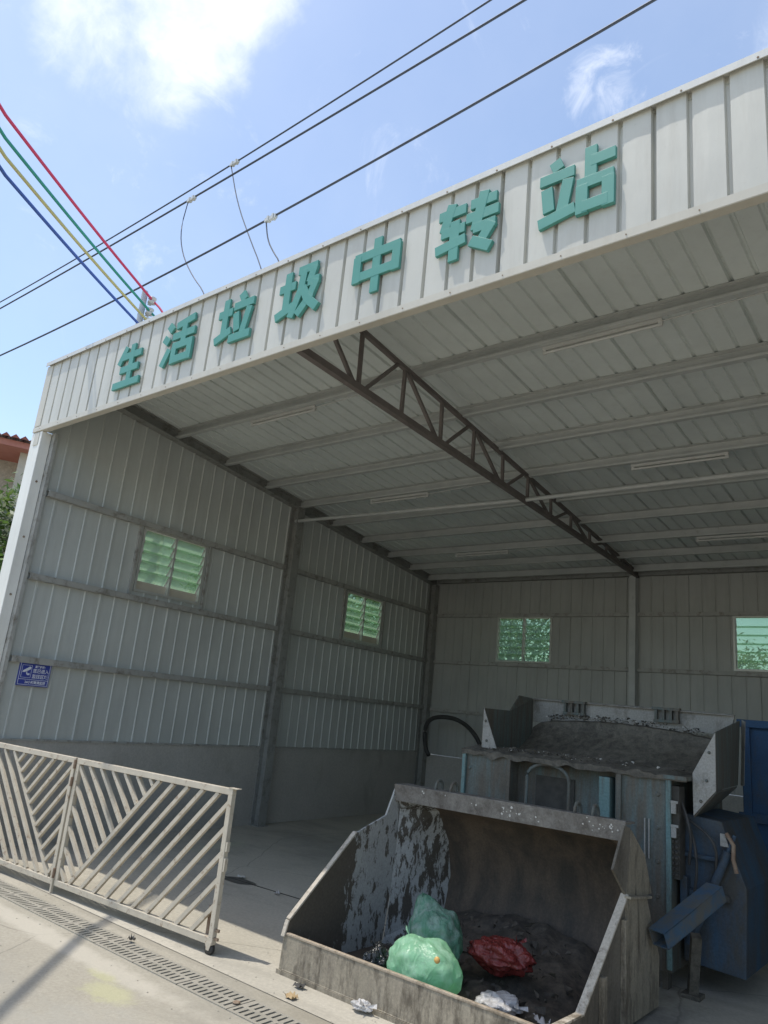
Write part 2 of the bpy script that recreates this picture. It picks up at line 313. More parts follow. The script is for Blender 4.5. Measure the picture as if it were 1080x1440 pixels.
# ------------------------------------------------------------------ mesh helpers
class MB:
    def __init__(s): s.v = []; s.f = []; s.sm = []
    def poly(s, pts, faces, smooth=False):
        o = len(s.v); s.v += [tuple(p) for p in pts]
        s.f += [[i + o for i in f] for f in faces]; s.sm += [smooth] * len(faces); return s
    def box(s, a, b):
        x0, y0, z0 = a; x1, y1, z1 = b
        P = [(x0, y0, z0), (x1, y0, z0), (x1, y1, z0), (x0, y1, z0), (x0, y0, z1), (x1, y0, z1), (x1, y1, z1), (x0, y1, z1)]
        return s.poly(P, [(3, 2, 1, 0), (4, 5, 6, 7), (0, 1, 5, 4), (1, 2, 6, 5), (2, 3, 7, 6), (3, 0, 4, 7)])
    def bar(s, p, q, wd, th, up=(0, 0, 1)):
        p = Vector(p); q = Vector(q); d = (q - p).normalized(); u = Vector(up)
        side = d.cross(u)
        if side.length < 1e-4: side = d.cross(Vector((1, 0, 0)))
        side.normalize(); n = side.cross(d).normalized()
        P = []
        for c in (p, q):
            for a, b in ((-1, -1), (1, -1), (1, 1), (-1, 1)): P.append(c + side * (a * wd / 2) + n * (b * th / 2))
        return s.poly(P, [(3, 2, 1, 0), (4, 5, 6, 7), (0, 1, 5, 4), (1, 2, 6, 5), (2, 3, 7, 6), (3, 0, 4, 7)])
    def tube(s, pts, r, n=8, cap=True):
        pts = [Vector(p) for p in pts]; rings = []
        ref = Vector((0, 0, 1))
        for i, p in enumerate(pts):
            d = (pts[min(i + 1, len(pts) - 1)] - pts[max(i - 1, 0)]).normalized()
            a = d.cross(ref)
            if a.length < .05: a = d.cross(Vector((1, 0, 0)))
            a.normalize(); b = a.cross(d)
            rr = r[i] if hasattr(r, '__len__') else r
            rings.append([p + (a * math.cos(k * 2 * math.pi / n) + b * math.sin(k * 2 * math.pi / n)) * rr for k in range(n)])
        V = [v for g in rings for v in g]; F = []
        for i in range(len(pts) - 1):
            for k in range(n): F.append((i * n + k, i * n + (k + 1) % n, (i + 1) * n + (k + 1) % n, (i + 1) * n + k))
        s.poly(V, F, True)
        if cap:
            s.poly(rings[0], [tuple(range(n))[::-1]]); s.poly(rings[-1], [tuple(range(n))])
        return s
    def plate(s, pts, off):
        pts = [Vector(p) for p in pts]; off = Vector(off); n = len(pts)
        V = pts + [p + off for p in pts]
        F = [tuple(range(n))[::-1], tuple(range(n, 2 * n))] + [(i, (i + 1) % n, n + (i + 1) % n, n + i) for i in range(n)]
        return s.poly(V, F)
    def lathe(s, base, prof, n=14, axis='z'):
        b = Vector(base); V = []
        for (r, h) in prof:
            for k in range(n):
                a = 2 * math.pi * k / n
                q = {'z': Vector((r * math.cos(a), r * math.sin(a), h)), 'y': Vector((r * math.cos(a), h, r * math.sin(a))), 'x': Vector((h, r * math.cos(a), r * math.sin(a)))}[axis]
                V.append(b + q)
        F = [(i * n + k, i * n + (k + 1) % n, (i + 1) * n + (k + 1) % n, (i + 1) * n + k) for i in range(len(prof) - 1) for k in range(n)]
        s.poly(V, F, True); s.poly(V[:n], [tuple(range(n))]); s.poly(V[-n:], [tuple(range(n))]); return s
    def build(s, name, mat, parent=None, origin=None, bevel=0):
        o0 = Vector(origin) if origin is not None else (Vector(parent.location) if parent is not None and parent.parent is None else Vector((0, 0, 0)))
        if parent is not None and parent.parent is not None: o0 = Vector(parent.parent.location)
        me = bpy.data.meshes.new(name)
        me.from_pydata([tuple(Vector(v) - o0) for v in s.v], [], s.f); me.validate()
        import bmesh
        bm = bmesh.new(); bm.from_mesh(me); bmesh.ops.recalc_face_normals(bm, faces=bm.faces); bm.to_mesh(me); bm.free()
        if len(me.polygons) == len(s.sm):
            me.polygons.foreach_set('use_smooth', s.sm)
        me.materials.append(M[mat] if isinstance(mat, str) else mat)
        ob = bpy.data.objects.new(name, me); C.objects.link(ob)
        if parent is not None:
            ob.parent = parent
        else: ob.location = o0
        if bevel:
            bv = ob.modifiers.new('bevel', 'BEVEL'); bv.width = bevel; bv.segments = 2; bv.limit_method = 'ANGLE'; bv.angle_limit = R(50)
        return ob
def smooth_path(P, it=2):
    P = [Vector(p) for p in P]
    for _ in range(it):
        Q = [P[0]]
        for a, b in zip(P, P[1:]): Q += [a * .75 + b * .25, a * .25 + b * .75]
        Q.append(P[-1]); P = Q
    return P
def thing(name, label, cat, loc=(0, 0, 0), group=None):
    o = bpy.data.objects.new(name, None); C.objects.link(o); o.location = loc; o.empty_display_size = .1
    o['label'] = label; o['category'] = cat
    if group: o['group'] = group
    return o
def tag(o, label, cat, group=None):
    o['label'] = label; o['category'] = cat
    if group: o['group'] = group
    return o
def struct(o): o['kind'] = 'structure'; return o
def copy_tree(o, parent=None):
    c = o.copy(); C.objects.link(c); c.parent = parent
    if parent is not None: c.matrix_parent_inverse = o.matrix_parent_inverse
    for ch in list(o.children): copy_tree(ch, c)
    return c

# ------------------------------------------------------------------ ground, road, gutter
FY = 3.35                                   # plane of the facade
GX0, GX1, GY0, GY1 = -8.19, -1.145, 3.09, 3.305 # gutter channel opening
g = MB()
F_ = 400
for (x0, y0, x1, y1) in ((-F_, -F_, F_, GY0), (-F_, GY1, F_, F_), (-F_, GY0, GX0, GY1), (GX1, GY0, F_, GY1)):
    g.poly([(x0, y0, 0), (x1, y0, 0), (x1, y1, 0), (x0, y1, 0)], [(0, 1, 2, 3)])
g.poly([(GX0, GY0, 0), (GX1, GY0, 0), (GX1, GY1, 0), (GX0, GY1, 0), (GX0, GY0, -.35), (GX1, GY0, -.35), (GX1, GY1, -.35), (GX0, GY1, -.35)],
       [(0, 1, 5, 4), (1, 2, 6, 5), (2, 3, 7, 6), (3, 0, 4, 7), (4, 5, 6, 7)])
struct(g.build('ground', 'road'))
fl = MB(); fl.poly([(-9.2, GY1 + .12, .004), (3.3, GY1 + .12, .004), (3.3, 11.6, .004), (-9.2, 11.6, .004)], [(0, 1, 2, 3)])
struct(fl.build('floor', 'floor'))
jt = MB(); jt.bar((-5.75, 5.05, .0065), (-3.3, 5.17, .0065), .014, .003)
struct(jt.build('floor_joint', 'dark'))

PITCH = .440
def cover_mesh():
    m = MB(); zt = .006; zb = -.05; x0, x1 = -.216, .216; ya, yb = GY0 + .0015, GY1 - .0015
    rows = ((GY0 + .022, GY0 + .094, 0.0), (GY0 + .118, GY0 + .192, .016))
    m.box((x0, ya, zb), (x1, rows[0][0], zt)); m.box((x0, rows[0][1], zb), (x1, rows[1][0], zt)); m.box((x0, rows[1][1], zb), (x1, yb, zt))
    for (y0, y1, sh) in rows:
        edges = [x0]
        for k in range(9):
            c = -.192 + sh + .045 * k + .006; edges += [c - .0085, c + .0085]
        edges.append(x1)
        for i in range(0, len(edges), 2): m.box((edges[i], y0, zb), (edges[i + 1], y1, zt))
    return m
ORD = ['first', 'second', 'third', 'fourth', 'fifth', 'sixth', 'seventh', 'eighth', 'ninth', 'tenth', 'eleventh', 'twelfth', 'thirteenth', 'fourteenth', 'fifteenth', 'sixteenth']
proto = cover_mesh().build('drain_cover', 'cover')
for i in range(16):
    ob = proto if i == 0 else proto.copy()
    if i: C.objects.link(ob)
    ob.location = (GX0 + .222 + i * PITCH, 0, random.uniform(-.001, .0012))
    tag(ob, 'slotted concrete drain cover, %s along the gutter counted from its left end' % ORD[i], 'drain cover', 'slotted covers of the gutter in front of the shed')

# ------------------------------------------------------------------ the shed
shed = thing('shed', 'open-fronted steel sheet shed with white fascia, sloping roof and grey ribbed walls', 'shed', (-3.8, 3.4, 0))
XL = -7.66; XR = 3.25
tw = math.tan(R(4))
def WX(y): return -7.628 - (y - 3.45) * tw          # inner face of the left wall
def RZ(y): return 4.913 - .0932 * (y - FY)          # underside of the roof sheet
YB = 11.45

def profile_panel(mb, origin, udir, outdir, ulen, pitch, rw, rd, zfun, z0, holes=(), lap=5, bow=0.0):
    """sheet with narrow ribs stepping out along outdir; holes = (u0,u1,z0,z1)"""
    us = []
    k = 0; u = 0.0
    while u < ulen:
        a = u + pitch - rw
        d = rd * (1.5 if k % lap == lap - 1 else 1)
        us += [(u, 0), (u + (a - u) * .5, -bow), (a, 0), (a + rw * .22, d), (a + rw * .78, d)]
        u += pitch; k += 1
    us = [p for p in us if p[0] < ulen] + [(ulen, 0)]
    def off(x):
        for (a, da), (b, db) in zip(us, us[1:]):
            if a <= x <= b: return da + (db - da) * (x - a) / max(b - a, 1e-6)
        return 0
    bp = sorted(set([round(p[0], 5) for p in us] + [round(h, 5) for ho in holes for h in ho[:2]]))
    O = Vector(origin); U = Vector(udir); W = Vector(outdir)
    for a, b in zip(bp, bp[1:]):
        if b - a < 1e-5: continue
        mid = (a + b) / 2
        segs = [(None, None)]
        zs = [('b',)]
        cuts = [h for h in holes if h[0] <= mid <= h[1]]
        rng = [(z0, cuts[0][2]), (cuts[0][3], None)] if cuts else [(z0, None)]
        for lo, hi in rng:
            Pa = O + U * a + W * off(a); Pb = O + U * b + W * off(b)
            ta = zfun(a) if hi is None else hi; tb = zfun(b) if hi is None else hi
            for t_ in (0, .0015):
                pa = Pa + W * t_; pb = Pb + W * t_
                mb.poly([(pa.x, pa.y, lo), (pb.x, pb.y, lo), (pb.x, pb.y, tb), (pa.x, pa.y, ta)], [(0, 1, 2, 3)])

# left wall ---------------------------------------------------------------
ud = Vector((-math.sin(R(4)), math.cos(R(4)), 0)); od = Vector((-math.cos(R(4)), -math.sin(R(4)), 0))
W0 = Vector((WX(3.47), 3.47, 0)); LL = (YB - 3.47) / math.cos(R(4))
def uy(y): return (y - 3.47) / math.cos(R(4))
WINL = [(4.80, 5.80, 2.70, 3.47), (8.80, 9.82, 2.68, 3.455)]
mb = MB(); profile_panel(mb, W0, ud, od, LL, .19, .030, -.010, lambda u: RZ(3.47 + u * math.cos(R(4))) + .01, 1.0,
                         [(uy(a), uy(b), c, d) for a, b, c, d in WINL])
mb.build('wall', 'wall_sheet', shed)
def PL(y, z, inn=0.0):                      # point on the left wall, inn = metres into the room
    p = W0 + ud * uy(y) - od * inn; return Vector((p.x, p.y, z))
def lbox(mb, ya, yb, za, zb, ia, ib):
    P = [PL(ya, za, ia), PL(yb, za, ia), PL(yb, za, ib), PL(ya, za, ib), PL(ya, zb, ia), PL(yb, zb, ia), PL(yb, zb, ib), PL(ya, zb, ib)]
    mb.poly(P, [(3, 2, 1, 0), (4, 5, 6, 7), (0, 1, 5, 4), (1, 2, 6, 5), (2, 3, 7, 6), (3, 0, 4, 7)])
mb = MB(); lbox(mb, 3.48, YB, 0, .992, -.16, .015); mb.build('masonry_base', 'wainscot', shed)
mb = MB(); lbox(mb, 3.5, YB, .992, 1.012, -.02, .028); mb.build('base_flashing', 'girt', shed)
for z in (1.81, 2.645, 3.53):
    for (a, b) in ((3.52, 7.25), (7.42, YB - .02)):
        mb = MB()
        lbox(mb, a, b, z - .006, z, .002, .062)          # C channel: top flange, web lip, lower flange
        lbox(mb, a, b, z - .058, z - .006, .054, .062); lbox(mb, a, b, z - .064, z - .058, .002, .060)
        mb.build('girt', 'girt', shed)
def hcol_left(y, ztop, s=.15, mat='steel_dark'):
    mb = MB(); f = .012
    lbox(mb, y - s / 2, y + s / 2, 0, ztop, .018, .018 + f); lbox(mb, y - s / 2, y + s / 2, 0, ztop, s, s + f)
    lbox(mb, y - .006, y + .006, 0, ztop, .018 + f, s)
    lbox(mb, y - .1, y + .1, .004, .016, .016, s + .04)
    mb.build('column', mat, shed)
hcol_left(7.33, RZ(7.33) - .13); hcol_left(YB - .10, RZ(YB) - .13, .14)
mb = MB(); mb.box((-7.80, 3.463, 0), (-7.585, 3.50, 4.155)); mb.build('column', 'girt', shed)
# inclined eave beam along the left wall
mb = MB()
def slopebox(mb, y0, y1, top, bot, ia, ib):
    P = [PL(y0, RZ(y0) - bot, ia), PL(y1, RZ(y1) - bot, ia), PL(y1, RZ(y1) - bot, ib), PL(y0, RZ(y0) - bot, ib),
         PL(y0, RZ(y0) - top, ia), PL(y1, RZ(y1) - top, ia), PL(y1, RZ(y1) - top, ib), PL(y0, RZ(y0) - top, ib)]
    mb.poly(P, [(3, 2, 1, 0), (4, 5, 6, 7), (0, 1, 5, 4), (1, 2, 6, 5), (2, 3, 7, 6), (3, 0, 4, 7)])
slopebox(mb, 3.5, YB, .004, .016, .0, .12); slopebox(mb, 3.5, YB, .016, .125, .05, .062); slopebox(mb, 3.5, YB, .125, .137, .0, .12)
mb.build('eave_beam', 'steel_dark', shed)

# louvre windows ----------------------------------------------------------
def window(P0, U, OUT, wd, z0, z1, tilts=None, solid_rows=1):
    """P0 lower-left inner corner, U along wall, OUT outwards"""
    P0 = Vector(P0); U = Vector(U); OUT = Vector(OUT)
    def bx(mb, u0, u1, za, zb, o0, o1):
        P = []
        for z in (za, zb):
            for (u, o) in ((u0, o0), (u1, o0), (u1, o1), (u0, o1)):
                q = P0 + U * u + OUT * o; P.append((q.x, q.y, z))
        mb.poly(P, [(3, 2, 1, 0), (4, 5, 6, 7), (0, 1, 5, 4), (1, 2, 6, 5), (2, 3, 7, 6), (3, 0, 4, 7)])
    fr = MB(); t = .028
    bx(fr, 0, wd, z0 - .002, z0 + t, -.02, .05); bx(fr, 0, wd, z1 - t, z1 + .002, -.02, .05)
    bx(fr, 0, t, z0 + t, z1 - t, -.018, .048); bx(fr, wd - t, wd, z0 + t, z1 - t, -.018, .048)
    bx(fr, wd / 2 - .014, wd / 2 + .014, z0 + t, z1 - t, -.017, .047)
    w_ = fr.build('window', 'alu', shed)
    hh = (z1 - z0 - 2 * t); rows = 6; rh = hh / rows
    if solid_rows:
        for ua_, ub_ in ((t, wd / 2 - .014), (wd / 2 + .014, wd - t)):
            fixed = MB(); bx(fixed, ua_, ub_, z0 + t, z0 + t + rh * .85, .030, .036); fixed.build('fixed_pane', 'stucco', w_)
    for half in (0, 1):
        ua = t + .002 if half == 0 else wd / 2 + .016; ub = wd / 2 - .016 if half == 0 else wd - t - .002
        for r_ in range(solid_rows, rows):
            zc = z0 + t + rh * (r_ + .5) - .01; a = (tilts[half] if tilts else .5) + random.uniform(-.06, .06)
            s_ = MB(); hl = rh * .60
            P = []
            for sz in (-1, 1):
                for th in (0, .005):
                    for u in (ua + .012, ub - .012):
                        q = P0 + U * u + OUT * (.02 + th - sz * hl * math.sin(a)); P.append((q.x, q.y, zc + sz * hl * math.cos(a)))
            s_.poly(P, [(0, 1, 5, 4), (2, 3, 7, 6), (0, 1, 3, 2), (4, 5, 7, 6), (0, 2, 6, 4), (1, 3, 7, 5)])
            s_.build('louvre', 'glass', w_)
            for u in (ua, ub - .012):
                P = []; clips = MB()
                for sz in (-1, 1):
                    for th in (-.006, .011):
                        for uu in (u, u + .011):
                            q = P0 + U * uu + OUT * (.02 + th - sz * hl * math.sin(a)); P.append((q.x, q.y, zc + sz * hl * math.cos(a)))
                clips.poly(P, [(0, 1, 5, 4), (2, 3, 7, 6), (0, 1, 3, 2), (4, 5, 7, 6), (0, 2, 6, 4), (1, 3, 7, 5)]); clips.build('louvre_clip', 'alu', w_)
for (a, b, c, d) in WINL:
    window(PL(a, 0), ud, od, (b - a) / math.cos(R(4)), c, d, (.55, .5))
for (a, tl) in ((-6.735, (.5, .5)), (-2.85, (.2, .2)), (1.0, (.5, .5))):
    window((a, YB, 0), (1, 0, 0), (0, 1, 0), 1.05, 2.65, 3.435, tl, 0)
# side posts beside the windows (thin angles between girts)
for (a, b, c, d) in WINL:
    for y in (a - .05, b + .05): mb = MB(); lbox(mb, y - .018, y + .018, 2.645, 3.466, .002, .03); mb.build('window_post', 'girt', shed)

# back wall ---------------------------------------------------------------
XBL = WX(YB)
WINB = [(-6.735, -5.685), (-2.85, -1.80), (1.0, 2.05)]
mb = MB(); profile_panel(mb, (XBL, YB, 0), (1, 0, 0), (0, 1, 0), XR - XBL, .19, .028, .010, lambda u: RZ(YB) + .01, .98,
                         [(a - XBL, b - XBL, 2.65, 3.435) for a, b in WINB])
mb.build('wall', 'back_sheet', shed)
mb = MB(); mb.box((XBL + .02, YB - .015, 0), (XR, YB + .16, .972)); mb.build('masonry_base', 'wainscot', shed)
for z in (1.78, 2.635, 3.485):
    for (a, b) in ((XBL + .17, -4.34), (-4.22, -.45), (-.33, XR - .1)):
        mb = MB(); mb.box((a, YB - .060, z - .006), (b, YB - .002, z)); mb.box((a, YB - .060, z - .052), (b, YB - .052, z - .006))
        mb.box((a, YB - .058, z - .058), (b, YB - .002, z - .052)); mb.build('girt', 'girt', shed)
mb = MB(); mb.box((XBL + .17, YB - .11, RZ(YB) - .10), (XR - .1, YB - .005, RZ(YB) - .012)); mb.build('eave_beam', 'steel_dark', shed)
for x in (-4.28, -.39):
    mb = MB(); mb.box((x - .05, YB - .12, 0), (x + .05, YB - .112, RZ(YB) - .10)); mb.box((x - .05, YB - .02, 0), (x + .05, YB - .012, RZ(YB) - .10))
    mb.box((x - .005, YB - .112, 0), (x + .005, YB - .02, RZ(YB) - .10)); mb.build('column', 'purlin', shed)
# right wall ---------------------------------------------------------------
mb = MB(); profile_panel(mb, (XR, FY + .02, 0), (0, 1, 0), (1, 0, 0), YB - FY - .02, .19, .032, .022, lambda u: RZ(FY + .02 + u) + .01, .98)
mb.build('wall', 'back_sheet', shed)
mb = MB(); mb.box((XR - .015, FY + .13, 0), (XR + .16, YB - .02, .972)); mb.build('masonry_base', 'wainscot', shed)

# roof ---------------------------------------------------------------------
mb = MB(); pitch = .167; x = -7.84 - .167 * 3; k = 0; xs = []
while x < XR + .1:
    d = .018 if k % 6 else .032
    xs += [(x, 0), (x + pitch - .036, 0), (x + pitch - .027, d), (x + pitch - .009, d)]; x += pitch; k += 1
xs.append((x, 0))
ys = (FY + .02, YB + .25)
for t_ in (0, .002):
    V = [(max(a, WX(y) - .16), y, RZ(y) + d + t_) for y in ys for a, d in xs]; n = len(xs)
    mb.poly(V, [(i, i + 1, n + i + 1, n + i) for i in range(n - 1)])
mb.build('roof', 'roof_sheet', shed)
PY = (4.98, 5.82, 6.62, 7.38, 8.17, 8.97, 9.75, 10.47, 11.12)
for y in PY:
    mb = MB(); zt = RZ(y) - .003; xa = WX(y) + .01
    mb.box((xa, y - .03, zt - .004), (XR, y + .03, zt)); mb.box((xa, y + .022, zt - .105), (XR, y + .026, zt - .004))
    mb.box((xa, y - .03, zt - .109), (XR, y + .026, zt - .105)); mb.box((xa, y - .03, zt - .105), (XR, y - .026, zt - .085))
    mb.build('purlin', 'purlin', shed)
mb = MB(); mb.tube([(WX(7.3) + .1, 7.30, 4.20), (-4.0, 7.30, 4.125), (XR, 7.30, 4.16)], .024, 10); mb.build('tie_pipe', 'purlin', shed)

# trusses --------------------------------------------------------------------
def truss(xf, xb, long_=True):
    tr = bpy.data.objects.new('truss', None); C.objects.link(tr); tr.parent = shed; tr.location = (0, 0, 0)
    def X(y): return xf + (xb - xf) * (y - 3.4) / 8.0
    def TZ(y): return RZ(y) - .150 - max(0, (y - 9)) * .012
    def BZ(y): return 4.195 - (y - 3.4) * .0165
    mb = MB()
    tz0, tz1 = TZ(3.45), TZ(YB - .1); bz0, bz1 = BZ(3.42), BZ(YB - .06)
    ch = MB(); ch.bar((X(3.45), 3.45, tz0), (X(YB - .1), YB - .1, BZ(YB - .1) + .045), .04, .04)
    ch.build('top_chord', 'truss', shed).parent = tr
    ch = MB(); ch.bar((X(3.42), 3.42, bz0), (X(YB - .06), YB - .06, bz1), .055, .06)
    ch.build('bottom_chord', 'truss', shed).parent = tr
    def T(y):
        f = (y - 3.45) / (YB - .1 - 3.45); return Vector((X(y), y, tz0 + (BZ(YB - .1) + .045 - tz0) * f))
    def Bm(y): return Vector((X(y), y, BZ(y)))
    for k in range(6):
        b = 4.15 + 1.3 * k; t_ = 4.80 + 1.3 * k
        segs = [(Bm(b - .05), T(b - .66)), (Bm(b), T(b - .02)), (Bm(b + .06), T(t_ - .12)), (Bm(t_ - .02), T(t_ - .02))]
        for p, q in segs:
            if p.y > 11.2 or q.y > 11.2 or (q.z - p.z) < .04: continue
            m_ = MB(); m_.bar(p, q, .030, .030, (1, 0, 0)); m_.build('web', 'truss', shed).parent = tr
    return tr
truss(-3.86, -4.22)
for ch in [o for o in C.objects if o.name.startswith(('top_chord', 'bottom_chord', 'web'))]:
    pass
truss(-.35, -.42)
# fix the meshes of the truss parts: their vertices were stored relative to the shed's base, the truss sits at that base
# (truss empties are at the shed's origin, so nothing moves)

# fascia -----------------------------------------------------------------------
FT, FB = 4.975, 4.20
mb = MB(); profile_panel(mb, (-7.73, FY, 0), (1, 0, 0), (0, 1, 0), XR + .15 + 7.73, .188, .030, .024, lambda u: FT, FB, bow=.0018)
fa = mb.build('fascia', 'fascia', shed)
mb = MB()
mb.box((-7.86, FY - .026, FT - .012), (XR + .18, FY + .30, FT + .012)); mb.box((-7.86, FY - .030, FT - .036), (XR + .18, FY - .024, FT + .009))
mb.build('cap_flashing', 'cap', shed)
mb = MB()
mb.box((-7.86, FY - .012, FB - .040), (XR + .16, FY - .004, FB + .012)); mb.box((-7.86, FY - .0095, FB - .044), (XR + .16, FY + .055, FB - .040))
mb.build('bottom_flashing', 'trim', shed)
mb = MB(); mb.box((-7.855, FY - .008, FB + .023), (-7.735, FY - .002, FT - .037)); mb.box((-7.86, FY - .007, FB + .023), (-7.854, FY + .36, FT - .037))
mb.box((-7.735, FY - .007, FB + .023), (-7.731, FY + .02, FT - .037)); mb.build('corner_trim', 'trim', shed)
# small screws on the flashings
mb = MB(); x = -7.7
while x < 1:
    mb.lathe((x, FY - .013, FB - .018), [(.004, 0), (.004, -.003)], 6, 'y'); mb.lathe((x + .3, FY - .0305, FT - .026), [(.006, 0), (.006, -.003)], 6, 'y'); x += .376
mb.build('screw', 'rusty', fa)
mb = MB(); mb.box((-7.6, FY + .05, FB + .02), (XR, FY + .11, FB + .08)); mb.box((-7.6, FY + .05, FT - .12), (XR, FY + .11, FT - .07)); mb.build('fascia_frame', 'girt', shed)
# pillars
mb = MB(); mb.box((-7.875, FY, 0), (-7.655, FY + .11, FB - .047)); mb.build('pillar', 'pillar', shed, bevel=.006)
mb = MB(); mb.box((-7.80, FY - .006, FB - .20), (-7.70, FY - .001, FB - .055)); mb.build('bracket_plate', 'trim', shed)
mb = MB(); mb.box((XR - .05, FY, 0), (XR + .17, FY + .11, FB - .047)); mb.build('pillar', 'pillar', shed)
mb = MB()
for z in (.9, 1.7, 2.4, 3.0, 3.6): mb.lathe((-7.655, FY + .055, z), [(.012, 0), (.012, .008)], 6, 'x')
mb.build('bolt', 'rusty', shed)

# ------------------------------------------------------------------ lettering on the fascia
def letter(cx, cz, w_, h_, strokes, label, t=.165):
    cx += .02
    y = FY - .006
    e = thing('sign_letter', label, 'sign letter', (cx, FY, cz), 'teal characters mounted on the fascia')
    mb = MB(); k = 0
    for st in strokes:
        (x0, y0), (x1, y1) = st[:2]; tt = st[2] if len(st) > 2 else t
        p = Vector(((x0 - .5) * w_, (y0 - .5) * h_)); q = Vector(((x1 - .5) * w_, (y1 - .5) * h_))
        d = (q - p).normalized(); n = Vector((-d.y, d.x)) * tt * h_ / 2
        fr = .024 + k * .0009; k += 1
        a, b, c_, d_ = p + n, q + n, q - n, p - n
        mb.plate([(cx + v.x, y - fr, cz + v.y) for v in (a, b, c_, d_)], (0, fr - .004, 0))
    o = mb.build('strokes', 'teal', e, bevel=.0015)
    ln = MB()
    for (x0, y0), (x1, y1) in [s[:2] for s in strokes[:4]]:
        ln.lathe((cx + ((x0 + x1) / 2 - .5) * w_, FY + .02, cz + ((y0 + y1) / 2 - .5) * h_), [(.008, -.028), (.008, 0)], 6, 'y')
    ln.build('stand_off', 'rusty', e)
S_TU = [((.03, .67), (.42, .67)), ((.23, .97), (.23, .22)), ((0, .12), (.44, .27))]
L = {
 'sheng': [((.32, .98), (.10, .58)), ((.20, .74), (.90, .74)), ((.56, 1), (.56, .10)), ((.20, .42), (.86, .42)), ((.02, .07), (.98, .07))],
 'huo': [((.10, .96), (.25, .80), .16), ((.00, .68), (.18, .54), .16), ((.05, .02), (.24, .38)), ((.38, .86), (.94, .95)), ((.30, .63), (1, .63)),
         ((.66, .88), (.66, .42)), ((.34, .40), (.98, .40)), ((.41, .38), (.41, 0)), ((.91, .38), (.91, 0)), ((.41, .09), (.91, .09))],
 'la': S_TU + [((.62, 1), (.72, .82)), ((.46, .74), (1, .74)), ((.54, .60), (.62, .20)), ((.90, .64), (.78, .14)), ((.42, .07), (1, .07))],
 'ji': S_TU + [((.46, .92), (.90, .92)), ((.60, .92), (.56, .50)), ((.56, .52), (.38, .03)), ((.84, .92), (.76, .62)), ((.72, .62), (.98, .62)),
         ((.92, .62), (.80, .32)), ((.84, .36), (.54, .03)), ((.62, .55), (.76, .28)), ((.72, .32), (1, .06))],
 'zhong': [((.5, 1), (.5, 0)), ((.05, .73), (.95, .73)), ((.05, .37), (.95, .37)), ((.11, .76), (.11, .27)), ((.89, .76), (.89, .27))],
 'zhuan': [((.02, .84), (.48, .84)), ((.24, 1), (.12, .55)), ((.08, .52), (.48, .52)), ((.31, .68), (.31, 0)), ((0, .25), (.50, .32)),
           ((.56, .84), (.98, .84)), ((.50, .62), (1.02, .62)), ((.78, 1), (.66, .38)), ((.63, .41), (.98, .41)), ((.93, .42), (.76, .16)), ((.60, .22), (.92, .02))],
 'zhan': [((.20, 1), (.26, .84)), ((.0, .74), (.48, .74)), ((.10, .60), (.14, .22)), ((.40, .64), (.32, .16)), ((.0, .06), (.50, .15)),
          ((.70, 1), (.70, .48)), ((.70, .77), (1.02, .77)), ((.52, .46), (1.0, .46)), ((.59, .44), (.59, 0)), ((.93, .44), (.93, 0)), ((.59, .10), (.93, .10))]}
for key, cx, cz, lab in (('sheng', -6.13, 4.545, 'leftmost teal character, 生, with three level strokes and one upright'),
                         ('huo', -5.37, 4.60, 'second teal character from the left, 活, with three short dabs at its left'),
                         ('la', -4.61, 4.61, 'third teal character from the left, 垃'),
                         ('ji', -3.87, 4.62, 'fourth teal character from the left, 圾, with two crossing sloped strokes'),
                         ('zhong', -3.10, 4.60, 'fifth teal character, 中, a plain box crossed by an upright stroke'),
                         ('zhuan', -2.36, 4.615, 'sixth teal character, 转, second from the right'),
                         ('zhan', -1.62, 4.615, 'seventh and rightmost teal character, 站, largest looking on the fascia')):
    letter(cx, cz, .455, .435, L[key], lab)

# ------------------------------------------------------------------ blue camera sign on the left wall
sg = thing('warning_sign', 'small blue and white sign with a camera symbol on the left wall', 'sign', tuple(PL(3.80, 1.52, .01)))
SW, SH = .345, .235
def SP(u, v, o=0): # u from left (door side) to right, v up
    return PL(3.628 + u * math.cos(R(4)), 1.525 + v, .037 + o)
def sbox(mb, u0, u1, v0, v1, o0, o1):
    P = [SP(u0, v0, o0), SP(u1, v0, o0), SP(u1, v0, o1), SP(u0, v0, o1), SP(u0, v1, o0), SP(u1, v1, o0), SP(u1, v1, o1), SP(u0, v1, o1)]
    mb.poly(P, [(3, 2, 1, 0), (4, 5, 6, 7), (0, 1, 5, 4), (1, 2, 6, 5), (2, 3, 7, 6), (3, 0, 4, 7)])
mb = MB(); sbox(mb, 0, SW, 0, SH, -.008, .002); mb.build('board', 'sign_blue', sg)
mb = MB()
def frame(u0, u1, v0, v1, t, o):
    sbox(mb, u0, u1, v0, v0 + t, .002, o); sbox(mb, u0, u1, v1 - t, v1, .002, o)
    sbox(mb, u0, u0 + t, v0 + t, v1 - t, .002, o); sbox(mb, u1 - t, u1, v0 + t, v1 - t, .002, o)
frame(.010, SW - .010, .010, SH - .010, .004, .0035); sbox(mb, .014, SW - .014, .062, .066, .002, .0035)
frame(.030, .135, .080, .205, .003, .0035)
mb.build('border', 'sign_white', sg)
mb = MB()
mb.plate([SP(a, b, .0022) for a, b in ((.038, .135), (.046, .150), (.112, .192), (.128, .184), (.122, .165), (.098, .150), (.060, .132))], -od * .0015)
mb.plate([SP(a, b, .0022) for a, b in ((.082, .138), (.090, .143), (.094, .122), (.118, .126), (.122, .108), (.100, .104), (.084, .116))], -od * .0015)
mb.build('camera_symbol', 'sign_white', sg)
